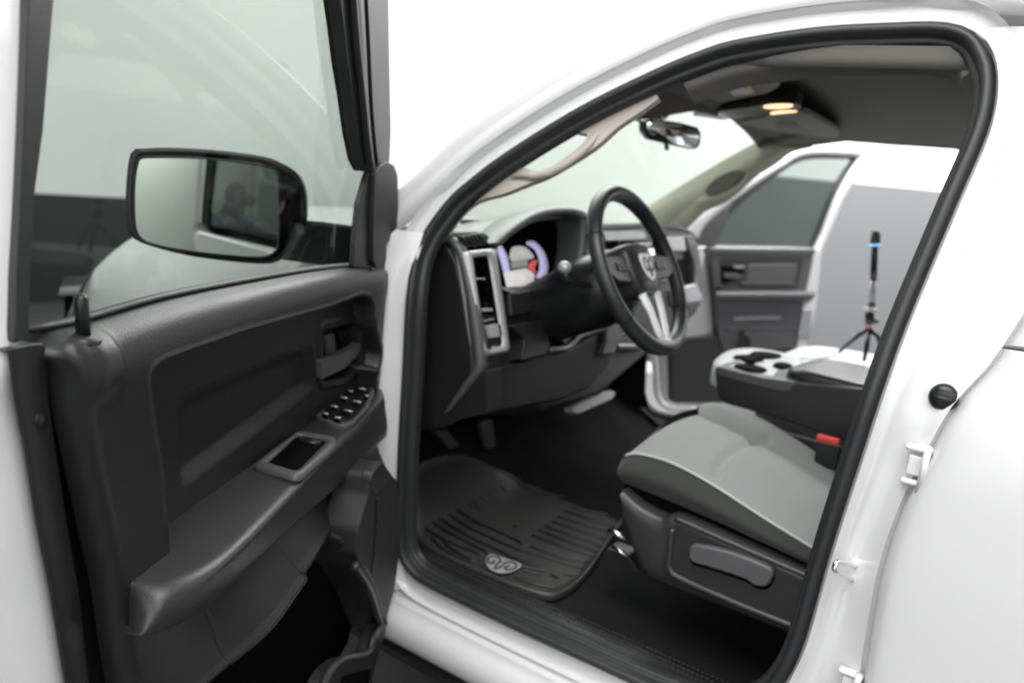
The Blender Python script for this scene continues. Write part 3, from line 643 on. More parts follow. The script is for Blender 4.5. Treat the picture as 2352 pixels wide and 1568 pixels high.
# dash top pad: from the face back to the windshield
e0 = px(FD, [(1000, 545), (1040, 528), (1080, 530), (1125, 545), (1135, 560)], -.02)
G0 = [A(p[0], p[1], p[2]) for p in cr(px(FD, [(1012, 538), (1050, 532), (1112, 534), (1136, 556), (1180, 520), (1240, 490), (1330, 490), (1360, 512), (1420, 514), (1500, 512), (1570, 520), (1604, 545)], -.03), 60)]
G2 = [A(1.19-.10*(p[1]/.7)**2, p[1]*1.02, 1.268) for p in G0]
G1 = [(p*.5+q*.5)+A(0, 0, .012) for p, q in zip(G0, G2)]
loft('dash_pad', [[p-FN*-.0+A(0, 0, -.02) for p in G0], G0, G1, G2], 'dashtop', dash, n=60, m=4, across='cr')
# passenger half of the face: silver band, vents, shelf, centre screen, switches
fbox('silver_band', 1547, 560, 58, 34, .0, .03, 'silver', dash, bevel=.006)
pe = prism('passenger_vent', rnd(px(FD, [(1576, 545), (1592, 540), (1606, 575), (1612, 640), (1608, 672), (1596, 668), (1594, 600)], .004), .006), -FN*.04, 'greytrim', dash, bevel=.004)
for i in range(7): fbox('slat', 1598+i*1.0, 566+i*10, 12, 3, .008, .008, 'black', pe)
shelf = prism('passenger_shelf', rnd(px(FD, [(1550, 664), (1600, 650), (1616, 680), (1612, 694), (1556, 700)], .03), .01), -FN*.1, 'silver', dash, bevel=.008)
prism('glovebox', rnd(px(FD, [(1545, 600), (1576, 592), (1590, 655), (1552, 668)], .0), .006), -FN*.03, 'void', dash, bevel=.004)
cs = prism('centre_stack', rnd(px(FD, [(1420, 536), (1512, 536), (1536, 600), (1560, 700), (1545, 760), (1470, 806), (1420, 806)], .01), .01), -FN*.06, 'dash', dash, bevel=.008)
prism('radio', rnd(px(FD, [(1428, 554), (1506, 554), (1522, 612), (1440, 612)], .014), .004), -FN*.01, 'void', cs, bevel=.002)
prism('radio_display', px(FD, [(1458, 572), (1502, 571), (1506, 600), (1466, 601)], .016), -FN*.002, 'radio', cs, bevel=0)
prism('radio_display', px(FD, [(1454, 558), (1496, 556), (1498, 567), (1456, 569)], .016), -FN*.002, 'silver', cs, bevel=0)
prism('hazard_button', rnd(px(FD, [(1434, 582), (1450, 582), (1452, 594), (1438, 595)], .017), .002), -FN*.004, 'amber', cs, bevel=0)
for i in range(3): fbox('rocker_switch', 1436, 768+i*10, 26, 6, .018, .01, 'greytrim', cs)
fbox('chrome_bar', 1442, 793, 38, 4, .02, .01, 'chrome', cs)
for i in range(3): fbox('climate_button', 1512+i*5, 616+i*14, 20, 8, .018, .01, 'greytrim', cs)
# knee bolster: raised lower face, storage pocket with lip
kbp = [(1114, 846), (1198, 832), (1262, 806), (1310, 802), (1385, 760), (1405, 748), (1412, 795), (1396, 845), (1350, 893), (1290, 918), (1220, 930), (1182, 938), (1106, 952), (1106, 860)]
prism('lower_corner', rnd(px(PY, [(1016, 962), (1060, 905), (1090, 862), (1116, 850), (1118, 950), (1030, 968), (1000, 986), (980, 986)], .700), .006), (0, -.06, 0), 'dash', dash, bevel=.004)
def FDc(a, b, o):
    p = FD(a, b, o); return p if p[1] < .695 else PY(a, b, .695)
kb = prism('knee_panel', rnd([FDc(a, b, .012) for a, b in kbp], .02), -FN*.08, 'dashlow', dash, bevel=.014)
prism('raised_panel', rnd(px(FD, [(1174, 748), (1252, 734), (1264, 800), (1256, 812), (1198, 828), (1206, 778)], .02), .01), -FN*.05, 'dash', dash, bevel=.008)
prism('raised_panel', rnd(px(FD, [(1170, 672), (1230, 664), (1236, 715), (1176, 728)], .004), .01), -FN*.03, 'dash', dash, bevel=.006)
pk = prism('storage_pocket', rnd(px(FD, [(1252, 748), (1330, 718), (1366, 752), (1310, 800), (1262, 800)], .0), .008), -FN*.02, 'void', dash, bevel=.003)
tube('pocket_lip', px(FD, [(1264, 803), (1300, 800), (1318, 788), (1330, 774), (1360, 762), (1384, 755)], .02), .0075, 'greytrim', pk, n=24)
prism('hood_release', rnd(px(FD, [(1286, 768), (1300, 760), (1316, 790), (1300, 794)], .01), .004), -FN*.01, 'greytrim', pk, bevel=.003)
prism('column_lower_cover', rnd(px(FD, [(1394, 740), (1428, 748), (1427, 780), (1412, 812), (1384, 812), (1394, 785)], .03), .01), -FN*.04, 'greytrim', dash, bevel=.01)
prism('pad_highlight', rnd(px(FD, [(1386, 531), (1480, 532), (1486, 549), (1392, 553)], .016), .006), -FN*.03, 'silver', dash, bevel=.006)  # silvery strip stands for the windshield's reflection on the pad
# turn stalk
stalk = tube('stalk', [WC-WA*.10+WL*.05, WC-WA*.085+WL*.12, PY(1300, 640, .53), PY(1297, 616, .535)], [.008, .008, .009, .011], 'black', T, k=14)
c = PY(1297, 614, .535); mesh('stalk_tip', *ballVF(c, .016, .016, .014), 'silver', stalk)
tube('ignition_ring', [FD(1282+16*math.cos(t), 664+20*math.sin(t), .006) for t in np.linspace(0, 2*math.pi, 24, endpoint=False)], .004, 'greytrim', T, closed=True, k=8)

# ------------------------------------------------------------------ steering wheel
RW = .187
def wpt(ang, r=RW, o=0): return WC+WT*r*math.cos(ang)+WL*r*math.sin(ang)+WA*o
rim = [wpt(t) for t in np.linspace(0, 2*math.pi, 96, endpoint=False)]
sw = tube('steering_wheel', rim, [.0165+.0018*math.cos(2*t) for t in np.linspace(0, 2*math.pi, 96, endpoint=False)], 'leather', T, closed=True, k=18, flat=(1.0, 1.15), up=WA)
for t in (math.radians(65), math.radians(-65), math.radians(125), math.radians(-125)):
    tube('stitch_seam', [wpt(t+.0)+.0188*(math.cos(q)*(wpt(t)-WC)/RW+math.sin(q)*WA) for q in np.linspace(0, 2*math.pi, 18, endpoint=False)], .0009, 'void', sw, closed=True, k=6)
hubp = [(-.062, .052), (-.03, .064), (.03, .064), (.062, .052), (.070, .01), (.060, -.035), (.035, -.062), (-.035, -.062), (-.060, -.035), (-.070, .01)]
H_ = cr([WC+WL*a+WT*b for a, b in hubp], 48, closed=True)
hub = loft('hub', [H_-WA*.05, H_-WA*.01, WC+(H_-WC)*.95+WA*.006, WC+(H_-WC)*.8+WA*.014, WC+(H_-WC)*.4+WA*.020, WC+(H_-WC)*.02+WA*.021], 'leather', sw, n=48, closed=True, m=3, across='cr')
def wface(a, b, o): return WC+WL*a+WT*b+WA*o
# badge on hub: shield
sh = [(-.029, .028), (0, .031), (.029, .028), (.027, -.005), (.015, -.026), (0, -.033), (-.015, -.026), (-.027, -.005)]
bd = prism('ram_head_badge', cr([wface(a, b, .019) for a, b in sh], 32, closed=True), WA*.005, 'tray', hub, bevel=.001)
parts = []
for L in ([(-.003, .006), (-.010, .018), (-.018, .012), (-.018, -.002), (-.011, -.010), (-.007, -.003)], [(.003, .006), (.010, .018), (.018, .012), (.018, -.002), (.011, -.010), (.007, -.003)], [(-.004, .004), (-.003, -.012), (0, -.021), (.003, -.012), (.004, .004)]):
    parts.append(tubeVF(cr([wface(a*1.2, b*1.2, .0245) for a, b in L], 18), .0018, 6))
mesh('ram_head_relief', *merge(parts), 'greytrim', bd)
# side spokes with controls
for s in (1, -1):
    spk = prism('spoke', rnd([wface(s*.06, .035, -.012), wface(s*.175, .03, -.006), wface(s*.178, -.005, -.006), wface(s*.14, -.025, -.008), wface(s*.06, -.03, -.012)], .01), WA*.016, 'leather', sw, bevel=.005)
    for k in range(3):
        box('control_button', wface(s*(.085+.018*k), .006, .008), WL, WT, WA, (.014, .02, .006), 'black', spk, bevel=.002)
    # lower spokes: silver two-legged yoke
    yk = tube('lower_spoke', [wface(s*.040, -.058, .004), wface(s*.030, -.10, .006), wface(s*.022, -.145, .004), wface(s*.012, -.178, .004)], [.015, .013, .013, .014], 'tray', sw, flat=(1, .55), up=WA)
tube('yoke_bar', [wface(-.03, -.178, .006), wface(0, -.182, .008), wface(.03, -.178, .006)], [.011, .014, .011], 'tray', sw, flat=(1, .7), up=WA)
# column shroud
cc = []
for d, rx, ry in ((-.03, .060, .055), (-.06, .085, .082), (-.12, .092, .090), (-.20, .085, .085), (-.30, .08, .08)):
    cc.append([WC+WA*d+WL*rx*math.cos(t)+WT*(ry*math.sin(t)-.01) for t in np.linspace(0, 2*math.pi, 36, endpoint=False)])
V, Fc = grid(cc, closed_u=True); Fc.append(tuple(range(36))); mesh('steering_column', V, Fc, 'black', T)

# ------------------------------------------------------------------ centre console
def r5(x, y): return (1529+.35*x, 470+.35*y)
ct = [r5(318, 1032), r5(335, 990), r5(380, 958), r5(450, 942), r5(560, 940), r5(700, 956), r5(830, 985), r5(900, 1010), r5(900, 1150), r5(840, 1158), r5(760, 1145), r5(640, 1125), r5(480, 1100), r5(370, 1068)]
C0 = cr(px(PZ, ct, 1.0), 60, closed=True); cm = C0.mean(0)
tray = loft('console', [C0+A(0, 0, -.055)+(C0-cm)*.01, C0+A(0, 0, -.02)+(C0-cm)*.02, C0+A(0, 0, -.004), cm+(C0-cm)*.95+A(0, 0, .002), cm+(C0-cm)*.02+A(0, 0, .0)], 'tray', T, n=60, closed=True, m=2)
def cup(name, L, z=1.003):
    P = cr(px(PZ, L, z), 30, closed=True); return prism(name, P, (0, 0, .0015), 'void', tray, bevel=0)  # flat black plates, the shade inside the cups put into colour
cup('cup_holder', [r5(443, 1062), r5(480, 1044), r5(560, 1048), r5(640, 1068), r5(664, 1090), r5(620, 1106), r5(540, 1102), r5(470, 1080)])
cup('cup_holder', [r5(440, 1000), r5(475, 986), r5(540, 985), r5(580, 964), r5(650, 964), r5(740, 980), r5(760, 996), r5(720, 1006), r5(640, 1010), r5(640, 1024), r5(590, 1032), r5(580, 1050), r5(540, 1050), r5(515, 1025), r5(460, 1012)])
cup('cup_holder', [r5(705, 1050), r5(740, 1034), r5(800, 1040), r5(830, 1060), r5(780, 1076), r5(720, 1066)])
# console body
yb = .085
bodyo = [r5(318, 1050), r5(400, 1090), r5(640, 1140), r5(840, 1165), r5(1340, 1215), r5(1700, 1260), r5(1700, 1800), r5(1200, 1560), r5(800, 1420), r5(345, 1290), r5(330, 1180)]
Pb = px(PY, bodyo, yb)
prism('console_body', rnd(Pb, .02), (0, -.18, 0), 'trim', tray, bevel=.012)
prism('console_band', rnd(px(PY, [r5(322, 1058), r5(640, 1136), r5(850, 1164), r5(820, 1230), r5(700, 1215), r5(340, 1120)], yb+.004), .01), (0, -.05, 0), 'greytrim', tray, bevel=.01)
# padded lid
lid = [r5(700, 1040), r5(760, 1032), r5(840, 1030), r5(1100, 1055), r5(1380, 1075), r5(1700, 1100), r5(1700, 800), r5(1100, 905), r5(870, 940)]
la = PZ(*r5(780, 1080), 1.01)
lx0, lx1 = PZ(*r5(790, 1080), 1.03)[0], -.25
G = []
Lo = rnd([A(lx0, .045, 1.0), A(lx1, .09, 1.0), A(lx1, -.25, 1.0), A(lx0-.02, -.22, 1.0)], .05, 8)
Lo = cr(Lo, 60, closed=True, lin=True); Lc = Lo.mean(0)
ldd = loft('lid', [Lo+A(0, 0, -.018), Lo+(Lo-Lc)*.03+A(0, 0, .0), Lo+(Lo-Lc)*.035+A(0, 0, .02), Lo+(Lo-Lc)*.01+A(0, 0, .032), Lc+(Lo-Lc)*.9+A(0, 0, .036), Lc+(Lo-Lc)*.02+A(0, 0, .037)], 'leather', tray, n=60, closed=True, m=3, across='cr')
# passenger seat: cushion beyond the console, its brighter light put into the colour
pas = thing('x', 'x', 'x'); bpy.data.objects.remove(pas)
pc = [A(.50, -.32, .955), A(.50, -.80, .955), A(.35, -.87, .955), A(-.3, -.87, .955), A(-.3, -.30, .955), A(.30, -.28, .955)]
Pc = cr(rnd(pc, .07, 5), 70, closed=True, lin=True); pcm = Pc.mean(0)
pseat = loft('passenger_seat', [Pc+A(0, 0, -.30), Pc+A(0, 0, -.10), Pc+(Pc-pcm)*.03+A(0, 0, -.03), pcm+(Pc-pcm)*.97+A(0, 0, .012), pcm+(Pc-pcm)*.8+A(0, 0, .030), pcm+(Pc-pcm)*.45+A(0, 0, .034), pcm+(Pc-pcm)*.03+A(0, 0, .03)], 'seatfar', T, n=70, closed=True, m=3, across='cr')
sm_ = cr([A(.40, -.35, .995), A(.36, -.45, .992), A(.34, -.60, .990), A(.36, -.74, .986), A(.42, -.82, .97)], 30)
tube('seam', sm_, .0016, 'black', pseat, k=6)
box('seat_back', A(-.42, -.58, 1.3), A(.97, 0, .22), (0, 1, 0), A(-.22, 0, .97), (.12, .52, .75), 'seatdark', pseat, bevel=.05, segs=5)
box('headrest', A(-.50, -.58, 1.78), A(.97, 0, .22), (0, 1, 0), A(-.22, 0, .97), (.09, .26, .14), 'seatdark', pseat, bevel=.035, segs=5)

# ------------------------------------------------------------------ driver seat
# top insert: surface between outboard seam and inboard edge
outb = [r6(1190, 320), r6(1250, 311), r6(1400, 348), r6(1550, 420), r6(1700, 510), r6(1900, 640), r6(2160, 800), r6(2500, 1010)]
ox = [A(.425, .665), 0]
def seatY(P, y0, y1):
    k = len(P); return [PY(u, v, y0+(y1-y0)*i/(k-1)) for i, (u, v) in enumerate(P)]
SO = cr(seatY(outb, .665, .67), 90)
inb = [r6(1555, 72), r6(1632, 48), r6(1750, 75), r6(1900, 140), r6(2050, 230), r6(2200, 330), r6(2290, 405), r6(2500, 560)]
SI = cr(seatY(inb, .20, .14), 90)
midf = [r6(1560, 110), r6(1700, 175), r6(1840, 245), r6(2050, 350), r6(2260, 470), r6(2500, 610)]
SM = cr(seatY(midf, .27, .25), 90)
rows = []
for i in range(90):
    a, mm_, b = SO[i], SM[i], SI[i]
    r1 = [a+(mm_-a)*t+A(0, 0, .016*math.sin(math.pi*t)) for t in np.linspace(0, 1, 44)]
    r1[-1] = r1[-1]+A(0, 0, -.004); r1[-2] = r1[-2]+A(0, 0, -.001)
    r2_ = [mm_+(b-mm_)*t+A(0, 0, .012*math.sin(math.pi*t)) for t in np.linspace(0, 1, 16)][1:]
    rows.append(r1+r2_+[b+A(0, -.02, -.03), b+A(0, -.03, -.12)])
# rolled front: prepend rows dropping forward
first = rows[0]
pre = [[p+A(.004, 0, -.05) for p in first], [p+A(.012, 0, -.02) for p in first]]
def scr(p):
    d = p-CAM; z = d@_fw; return np.array([1176+F*(d@_R)/z, 784-F*(d@_U)/z])
crs = np.array(cr([DS_ for DS_ in [A(1644, 1087), A(1650, 1066), A(1667, 1046), A(1694, 1028), A(1730, 1013), A(1760, 1006)]], 30))
rows = [[p+A(0, 0, -.011*math.exp(-(np.min(np.linalg.norm(crs-scr(p), axis=1))/9)**2)) for p in r_] for r_ in rows]
V, Fc = grid(rows); seat = mesh('seat', V, Fc, 'seatlight', T)
# crease across the insert
crs = [r6(1650, 412), r6(1665, 365), r6(1700, 322), r6(1760, 280), r6(1840, 247)]
def onseat(u, v):
    best = None
    q = ray(u, v)
    P = np.array([p for r_ in rows for p in r_]); d = P-CAM; t = d@q/(q@q); dist = np.linalg.norm(d-t[:, None]*q, axis=1); return P[np.argmin(dist)]*.0+CAM+q*t[np.argmin(dist)]
piping = tube('piping', [p+A(0, .002, .001) for p in SO], .0030, 'piping', seat, k=8)
# outboard dark bolster: from seam down
bb = [r6(1172, 452), r6(1300, 505), r6(1400, 545), r6(1550, 610), r6(1700, 675), r6(1850, 745), r6(2120, 868), r6(2450, 1015)]
SB = cr([PY(u, v, .675) for u, v in bb], 90); mid_ = [(a+b)/2+A(.004, .022, 0) for a, b in zip(SO, SB)]
# wrap around the front to the inboard side
fr = []
for c_ in (SO[0], mid_[0], SB[0]): pass
def wrap(curve, fz):
    p0 = curve[0]; return [A(p0[0]+.025, .19, p0[2]+fz), A(p0[0]+.045, .30, p0[2]+fz*.8), A(p0[0]+.045, .50, p0[2]+fz*.4), A(p0[0]+.025, .62, p0[2])]+list(curve)
def fr3(corner, zi, dx=0):
    i0 = SI[0]; return [A(i0[0]-.004, i0[1]-.004, zi), A(i0[0]-.002+dx, i0[1]+.02, zi), A(i0[0]+.006+dx, .34, zi*.65+corner[2]*.35+.006), A(corner[0]+.012+dx, .52, corner[2]+.008), A(corner[0]+.010+dx*.7, .615, corner[2]+.004)]
F0 = fr3(SO[0], SI[0][2])+list(SO); F1 = fr3(mid_[0], mid_[0][2]+.010, .018)+list(mid_); F2 = fr3(SB[0], SB[0][2]+.004, .018)+list(SB)
def wr2(C, fz=0): return fr3(C[0], C[0][2], .012)+list(C)
bol = loft('bolster', [F0, F1, F2], 'seatdark', seat, n=120, m=5, across='cr')
loft('cushion_gap_shade', [wr2([p+A(0, -.005, .002) for p in SB]), wr2([p+A(-.01, -.02, -.06) for p in SB])], 'void', seat, n=100)  # black strip stands for the shade between bolster and base
# base side plastic
baseT = [r6(1163, 505), r6(1250, 585), r6(1370, 645), r6(1440, 636), r6(1700, 745), r6(2115, 922), r6(2450, 1065)]
baseB = [r6(1196, 720), r6(1225, 820), r6(1270, 920), r6(1330, 968), r6(1700, 1112), r6(2010, 1235), r6(2400, 1390)]
BT = cr(px(PY, baseT, .70), 60); BB = cr(px(PY, baseB, .69), 60)
loft('seat_base', [[p+A(-.005, -.06, .004) for p in BT], [p+A(0, -.012, .002) for p in BT], BT+A(0, 0, -.006), BT*.75+BB*.25, (BT+BB)/2+A(0, .004, 0), BT*.25+BB*.75, BB+A(0, 0, .01), [p+A(0, -.015, -.002) for p in BB], [p+A(0, -.1, 0) for p in BB]], 'trim_soft', seat, n=60)
# front face of base
loft('base_front', [[BT[0]+A(0, -.005, 0), BB[0]+A(0, -.005, 0)], [A(BT[0][0]+.03, .60, BT[0][2]), A(BB[0][0]+.03, .60, BB[0][2])], [A(BT[0][0]+.03, .25, BT[0][2]), A(BB[0][0]+.03, .25, BB[0][2])]], 'trim_soft', seat, n=8, m=4)
# recessed side pocket drawn with a rolled border
rb = prism('side_panel', rnd(px(PY, [r6(1436, 668), r6(2100, 960), r6(2450, 1105), r6(2400, 1330), r6(2035, 1178), r6(1700, 1045), r6(1450, 930), r6(1405, 885)], .7035), .012), (0, -.004, 0), 'trim', seat, bevel=.001)
tube('panel_border', px(PY, [r6(1428, 690), r6(1410, 870), r6(1420, 905), r6(1455, 938), r6(1700, 1048), r6(2030, 1183), r6(2350, 1312)], .704), .0062, 'trim_soft', rb, n=60, k=12)
tube('panel_border', px(PY, [r6(1440, 640), r6(1480, 655), r6(1700, 752), r6(2110, 930), r6(2400, 1058)], .704), .0055, 'trim_soft', rb, n=50, k=10)
lev = [r6(1518, 782), r6(1560, 776), r6(1680, 800), r6(1800, 838), r6(1905, 882), r6(1940, 912), r6(1930, 960), r6(1900, 990), r6(1840, 985), r6(1800, 955), r6(1700, 920), r6(1600, 888), r6(1520, 862), r6(1508, 820)]
lv = prism('recline_lever', cr(px(PY, lev, .722), 60, closed=True), (0, -.018, 0), 'greytrim', seat, bevel=.006, segs=4)
mesh('lever_painted_shadow', *prismVF(cr(px(PY, [(u+4, v+5) for u, v in lev], .7045), 40, closed=True), (0, -.0006, 0)), 'void', lv)  # black sheet: the lever's cast shadow painted on the panel
# seat slide bracket
sb = prism('seat_track', rnd(px(PY, [r6(1090, 790), r6(1200, 830), r6(1255, 910), r6(1140, 920), r6(1040, 880)], .60), .006), (0, -.05, 0), 'trim', seat, bevel=.003)
tube('track_bar', [PY(*r6(1100, 703), .62), PY(*r6(1140, 716), .62), PY(*r6(1195, 742), .62)], .006, 'chrome', seat, k=8)
tube('track_bar', [PY(*r6(1120, 785), .62), PY(*r6(1205, 835), .62)], .004, 'chrome', seat, k=8)
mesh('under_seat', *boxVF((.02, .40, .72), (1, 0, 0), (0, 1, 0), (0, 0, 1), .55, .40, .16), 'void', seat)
box('seat_back', A(-.48, .42, 1.32), A(.97, 0, .25), (0, 1, 0), A(-.25, 0, .97), (.13, .50, .75), 'seatdark', seat, bevel=.05, segs=5)
# belt buckle
bk = PZ(1902, 1008, .925)
bkl = box('belt_buckle', bk+A(-.005, 0, -.035), (1, .1, 0), (-.1, 1, 0), (0, 0, 1), (.05, .02, .06), 'black', T, bevel=.004)
box('release_button', bk+A(0, 0, 0), (1, .1, 0), (-.1, 1, 0), (0, 0, 1), (.048, .022, .012), 'red', bkl, bevel=.003)
box('console_gap_cover', A(.05, .125, .84), (1, 0, 0), (0, 1, 0), (0, 0, 1), (.75, .03, .12), 'trim', seat, bevel=.01)

# ------------------------------------------------------------------ driver door
def sst(x): x = np.clip(x, 0, 1); return x*x*(3-2*x)
def sdist(P, poly):
    """signed distance of 2D points to polygon (negative inside)"""
    poly = np.array(poly); d = np.full(len(P), 1e9); ins = np.zeros(len(P), bool)
    for i in range(len(poly)):
        a, b = poly[i], poly[(i+1) % len(poly)]; ab = b-a; t = np.clip(((P-a)@ab)/(ab@ab+1e-12), 0, 1); d = np.minimum(d, np.linalg.norm(P-(a+t[:, None]*ab), axis=1))
        c = ((a[1] > P[:, 1]) != (b[1] > P[:, 1])); x = (b[0]-a[0])*(P[:, 1]-a[1])/(b[1]-a[1]+1e-12)+a[0]; ins ^= c & (P[:, 0] < x)
    return np.where(ins, -d, d)
def sst(x): x = np.clip(x, 0, 1); return x*x*(3-2*x)
def r1(x, y): return (.5*x, .5*y)
def r2(x, y): return (.55*x, 705.6+.55*y)
topc = [DS(*q, -.045) for q in ((92, 757), (181, 739), (385, 682), (600, 640), (740, 618), (868, 607))]
rearc = [DS(*q, 0) for q in (r2(215, 150), r2(290, 205), r2(320, 300), r2(350, 500), r2(400, 750), r2(450, 1000), r2(490, 1200), r2(540, 1568))]
nT, nR = 420, 420
TOP = cr([(p[0], p[1]) for p in topc], nT)                     # rear -> hinge
zb = .40
RE = cr([tuple(topc[0]), (rearc[1][0]+.004, rearc[1][1]+.0)]+[tuple(p) for p in rearc[2:]]+[(rearc[-1][0]-.10, zb)], nR)
FRp = [(TOP[-1][0], TOP[-1][1]), (-.045, 1.15), (-.05, .95), (-.02, .80), (-.03, .65), (.0, .5), (.03, zb)]
FR = cr(FRp, nR)
SZ = np.zeros((nR, nT, 2))
for j in range(nR):
    v = j/(nR-1); zrow = None
    for_u = np.linspace(0, 1, nT)[:, None]
    bot = np.array(RE[-1])*(1-for_u)+np.array(FR[-1])*for_u
    SZ[j] = (1-v)*TOP+v*bot+(1-for_u)*RE[j]+for_u*FR[j]-((1-v)*((1-for_u)*TOP[0]+for_u*TOP[-1])+v*((1-for_u)*bot[0]+for_u*bot[-1]))
Pz = SZ.reshape(-1, 2)
W = np.zeros(len(Pz))
# belt roll
tops = np.interp(Pz[:, 0], TOP[::-1, 0], TOP[::-1, 1]); t = np.clip((tops-Pz[:, 1])/.06, 0, 1); W += -.048*(1-(1-(1-t)**2.5)**(1/2.5))
# the lower panel swells into the cabin
W += .08*sst((.885-Pz[:, 1])/.20)*sst((.84-Pz[:, 0])/.30)
# rear edge roll
jj_, ii_ = np.divmod(np.arange(len(Pz)), nT)
du = np.linalg.norm(SZ-SZ[:, :1], axis=2).reshape(-1); tr_ = np.clip(du/.022, 0, 1); W += -.030*(1-(1-(1-tr_)**2.2)**(1/2.2))
def poly(L, w=0): return [tuple(DS(*q, w)) for q in L]
rec = poly([r2(700, 880), r2(690, 700), r2(665, 550), r2(645, 420), r2(634, 330), r2(632, 290), r2(645, 255), r2(690, 222), r2(800, 182), r2(1000, 110), r2(1380, 0), r1(1660, 1355), r1(1700, 1362), r1(1716, 1400), r1(1722, 1560), (868, 960), (700, 1060), (500, 1230), (395, 1300)])
sd = sdist(Pz, rec); W += -.040*sst(-sd/.006)+.0018*np.exp(-((sd-.003)/.003)**2)*(Pz[:, 1] > .96)
fld = poly([(398, 912), (720, 780), (722, 898), (407, 1140)], -.04)
W += -.012*sst((-sdist(Pz, rnd(fld, .03)))/.03)
# release handle cavity
cav = poly([(737, 758), (814, 738), (832, 800), (825, 842), (790, 868), (738, 878)], -.04)
W += -.030*sst((-sdist(Pz, rnd(cav, .015)))/.006)
W += .004*sst((.012-abs(sdist(Pz, rnd(cav, .015))-.006))/.008)
# inset below armrest and map pocket
ins = poly([(655, 1217), (668, 1320), (680, 1330), (720, 1275), (800, 1175), (845, 1095), (850, 1060), (700, 1200)], .03)
W += -.009*sst((-sdist(Pz, rnd(ins, .01)))/.012)
seam_a, seam_b = DS(460, 1405), DS(463, 1620)
W += -.0035*np.exp(-((Pz[:, 0]-np.interp(Pz[:, 1], [seam_b[1], seam_a[1]], [seam_b[0], seam_a[0]]))/.0016)**2)*(Pz[:, 1] < seam_a[1]+.01)
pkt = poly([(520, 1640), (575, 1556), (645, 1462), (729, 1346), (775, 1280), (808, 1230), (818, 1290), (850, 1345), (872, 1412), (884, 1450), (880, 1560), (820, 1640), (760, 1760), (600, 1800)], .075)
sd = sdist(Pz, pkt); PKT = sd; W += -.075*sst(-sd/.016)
W += .004*np.exp(-((sd-.006)/.005)**2)
# lock pin boss
lp = DS(*r2(365, 130), -.02)
W += .012*np.exp(-(((Pz[:, 0]-lp[0]+.002)/.022)**4+((Pz[:, 1]-(lp[1]-.018))/.034)**4))
V = [DP(p[0], p[1], w_) for p, w_ in zip(Pz, W)]
Fc = [(j*nT+i, j*nT+i+1, (j+1)*nT+i+1, (j+1)*nT+i) for j in range(nR-1) for i in range(nT-1)]
# door shell: white painted slab behind, its rear edge visible left
fl_l = [r2(30, 180), r2(60, 400), r2(95, 560), r2(150, 900), r2(210, 1200), r2(270, 1568), r2(330, 1900)]
fl_r = [r2(190, 155), r2(200, 300), r2(212, 450), r2(280, 900), r2(330, 1200), r2(372, 1568), r2(410, 1900)]
bwl = [r2(196, 165), r2(262, 185), r2(300, 300), r2(330, 500), r2(380, 750), r2(430, 1000), r2(470, 1200), r2(520, 1568), r2(560, 1900)]
shellL = [(8, -40), (6, 200), (8, 400), (8, 600), (8, 780), r2(25, 400), r2(60, 600), r2(130, 950), r2(190, 1250), r2(262, 1600), r2(330, 1950)]
n_ = 60
SL = cr(px(DD, [(68, -60), (60, 100), (52, 300), (44, 500), (37, 700), (33, 780), r2(20, 300), r2(50, 450), r2(86, 600), r2(148, 950), r2(208, 1250), r2(270, 1600), r2(330, 1950)], -.035), n_)
door = loft('front_door', [[p-DN*.006-DE*(.03 if p[2] < 1.215 else .003) for p in SL], SL, SL+DE*.010-DN*.006, SL+DE*.020-DN*.022, SL+DE*.026-DN*.05, SL+DE*.026-DN*.060], 'paint', T, n=n_, m=3, across='cr')
# outer skin below the belt
def slab(name, s0, s1, z0, z1, w0, w1, mt, parent, bevel=.01):
    return box(name, DP((s0+s1)/2, (z0+z1)/2, (w0+w1)/2), DE, DN, (0, 0, 1), (s1-s0, w1-w0, z1-z0), mt, parent, bevel=bevel)
slab('outer_skin', -.04, .84, .42, 1.20, -.125, -.085, 'paint', door, .015)
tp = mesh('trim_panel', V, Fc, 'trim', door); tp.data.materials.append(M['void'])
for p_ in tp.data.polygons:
    if PKT[p_.vertices[0]] < -.014: p_.material_index = 1  # pocket interior coloured near-black to stand for its shade
loft('edge_flange', [px(DD, fl_l, -.034), px(DD, fl_l, -.024), [p+DE*-.004+DN*.003 for p in px(DD, fl_l, -.024)], [p+DE*.004+DN*.002 for p in px(DD, fl_r, -.026)], px(DD, fl_r, -.028), px(DD, fl_r, -.045)], 'trim', door, n=50)
loft('edge_groove', [px(DD, fl_r, -.045), px(DD, [(a+7, b) for a, b in fl_r], -.055), px(DD, bwl[:1]+bwl[2:], -.055), px(DD, bwl[:1]+bwl[2:], -.030)], 'rubber', door, n=50)
# flange top cap
prism('edge_cap', px(DD, [r2(28, 182), r2(60, 168), r2(150, 152), r2(200, 150), r2(262, 172), r2(262, 200), r2(195, 182), r2(150, 178), r2(60, 196)], -.03), -DN*.03, 'trim', door, bevel=.002)
# screw boss on the flange
c = DD(*r2(135, 470), -.03); sc_ = tube('screw', [c-DN*.01, c+DN*.004, c+DN*.009, c+DN*.011], [.010, .0095, .007, .002], 'black', door, k=18)
tube('screw_recess', [c+.017*(math.cos(q)*DE+math.sin(q)*A(0, 0, 1))+DN*.004 for q in np.linspace(-2.4, 1.6, 18)], .0025, 'trim', sc_, k=8)
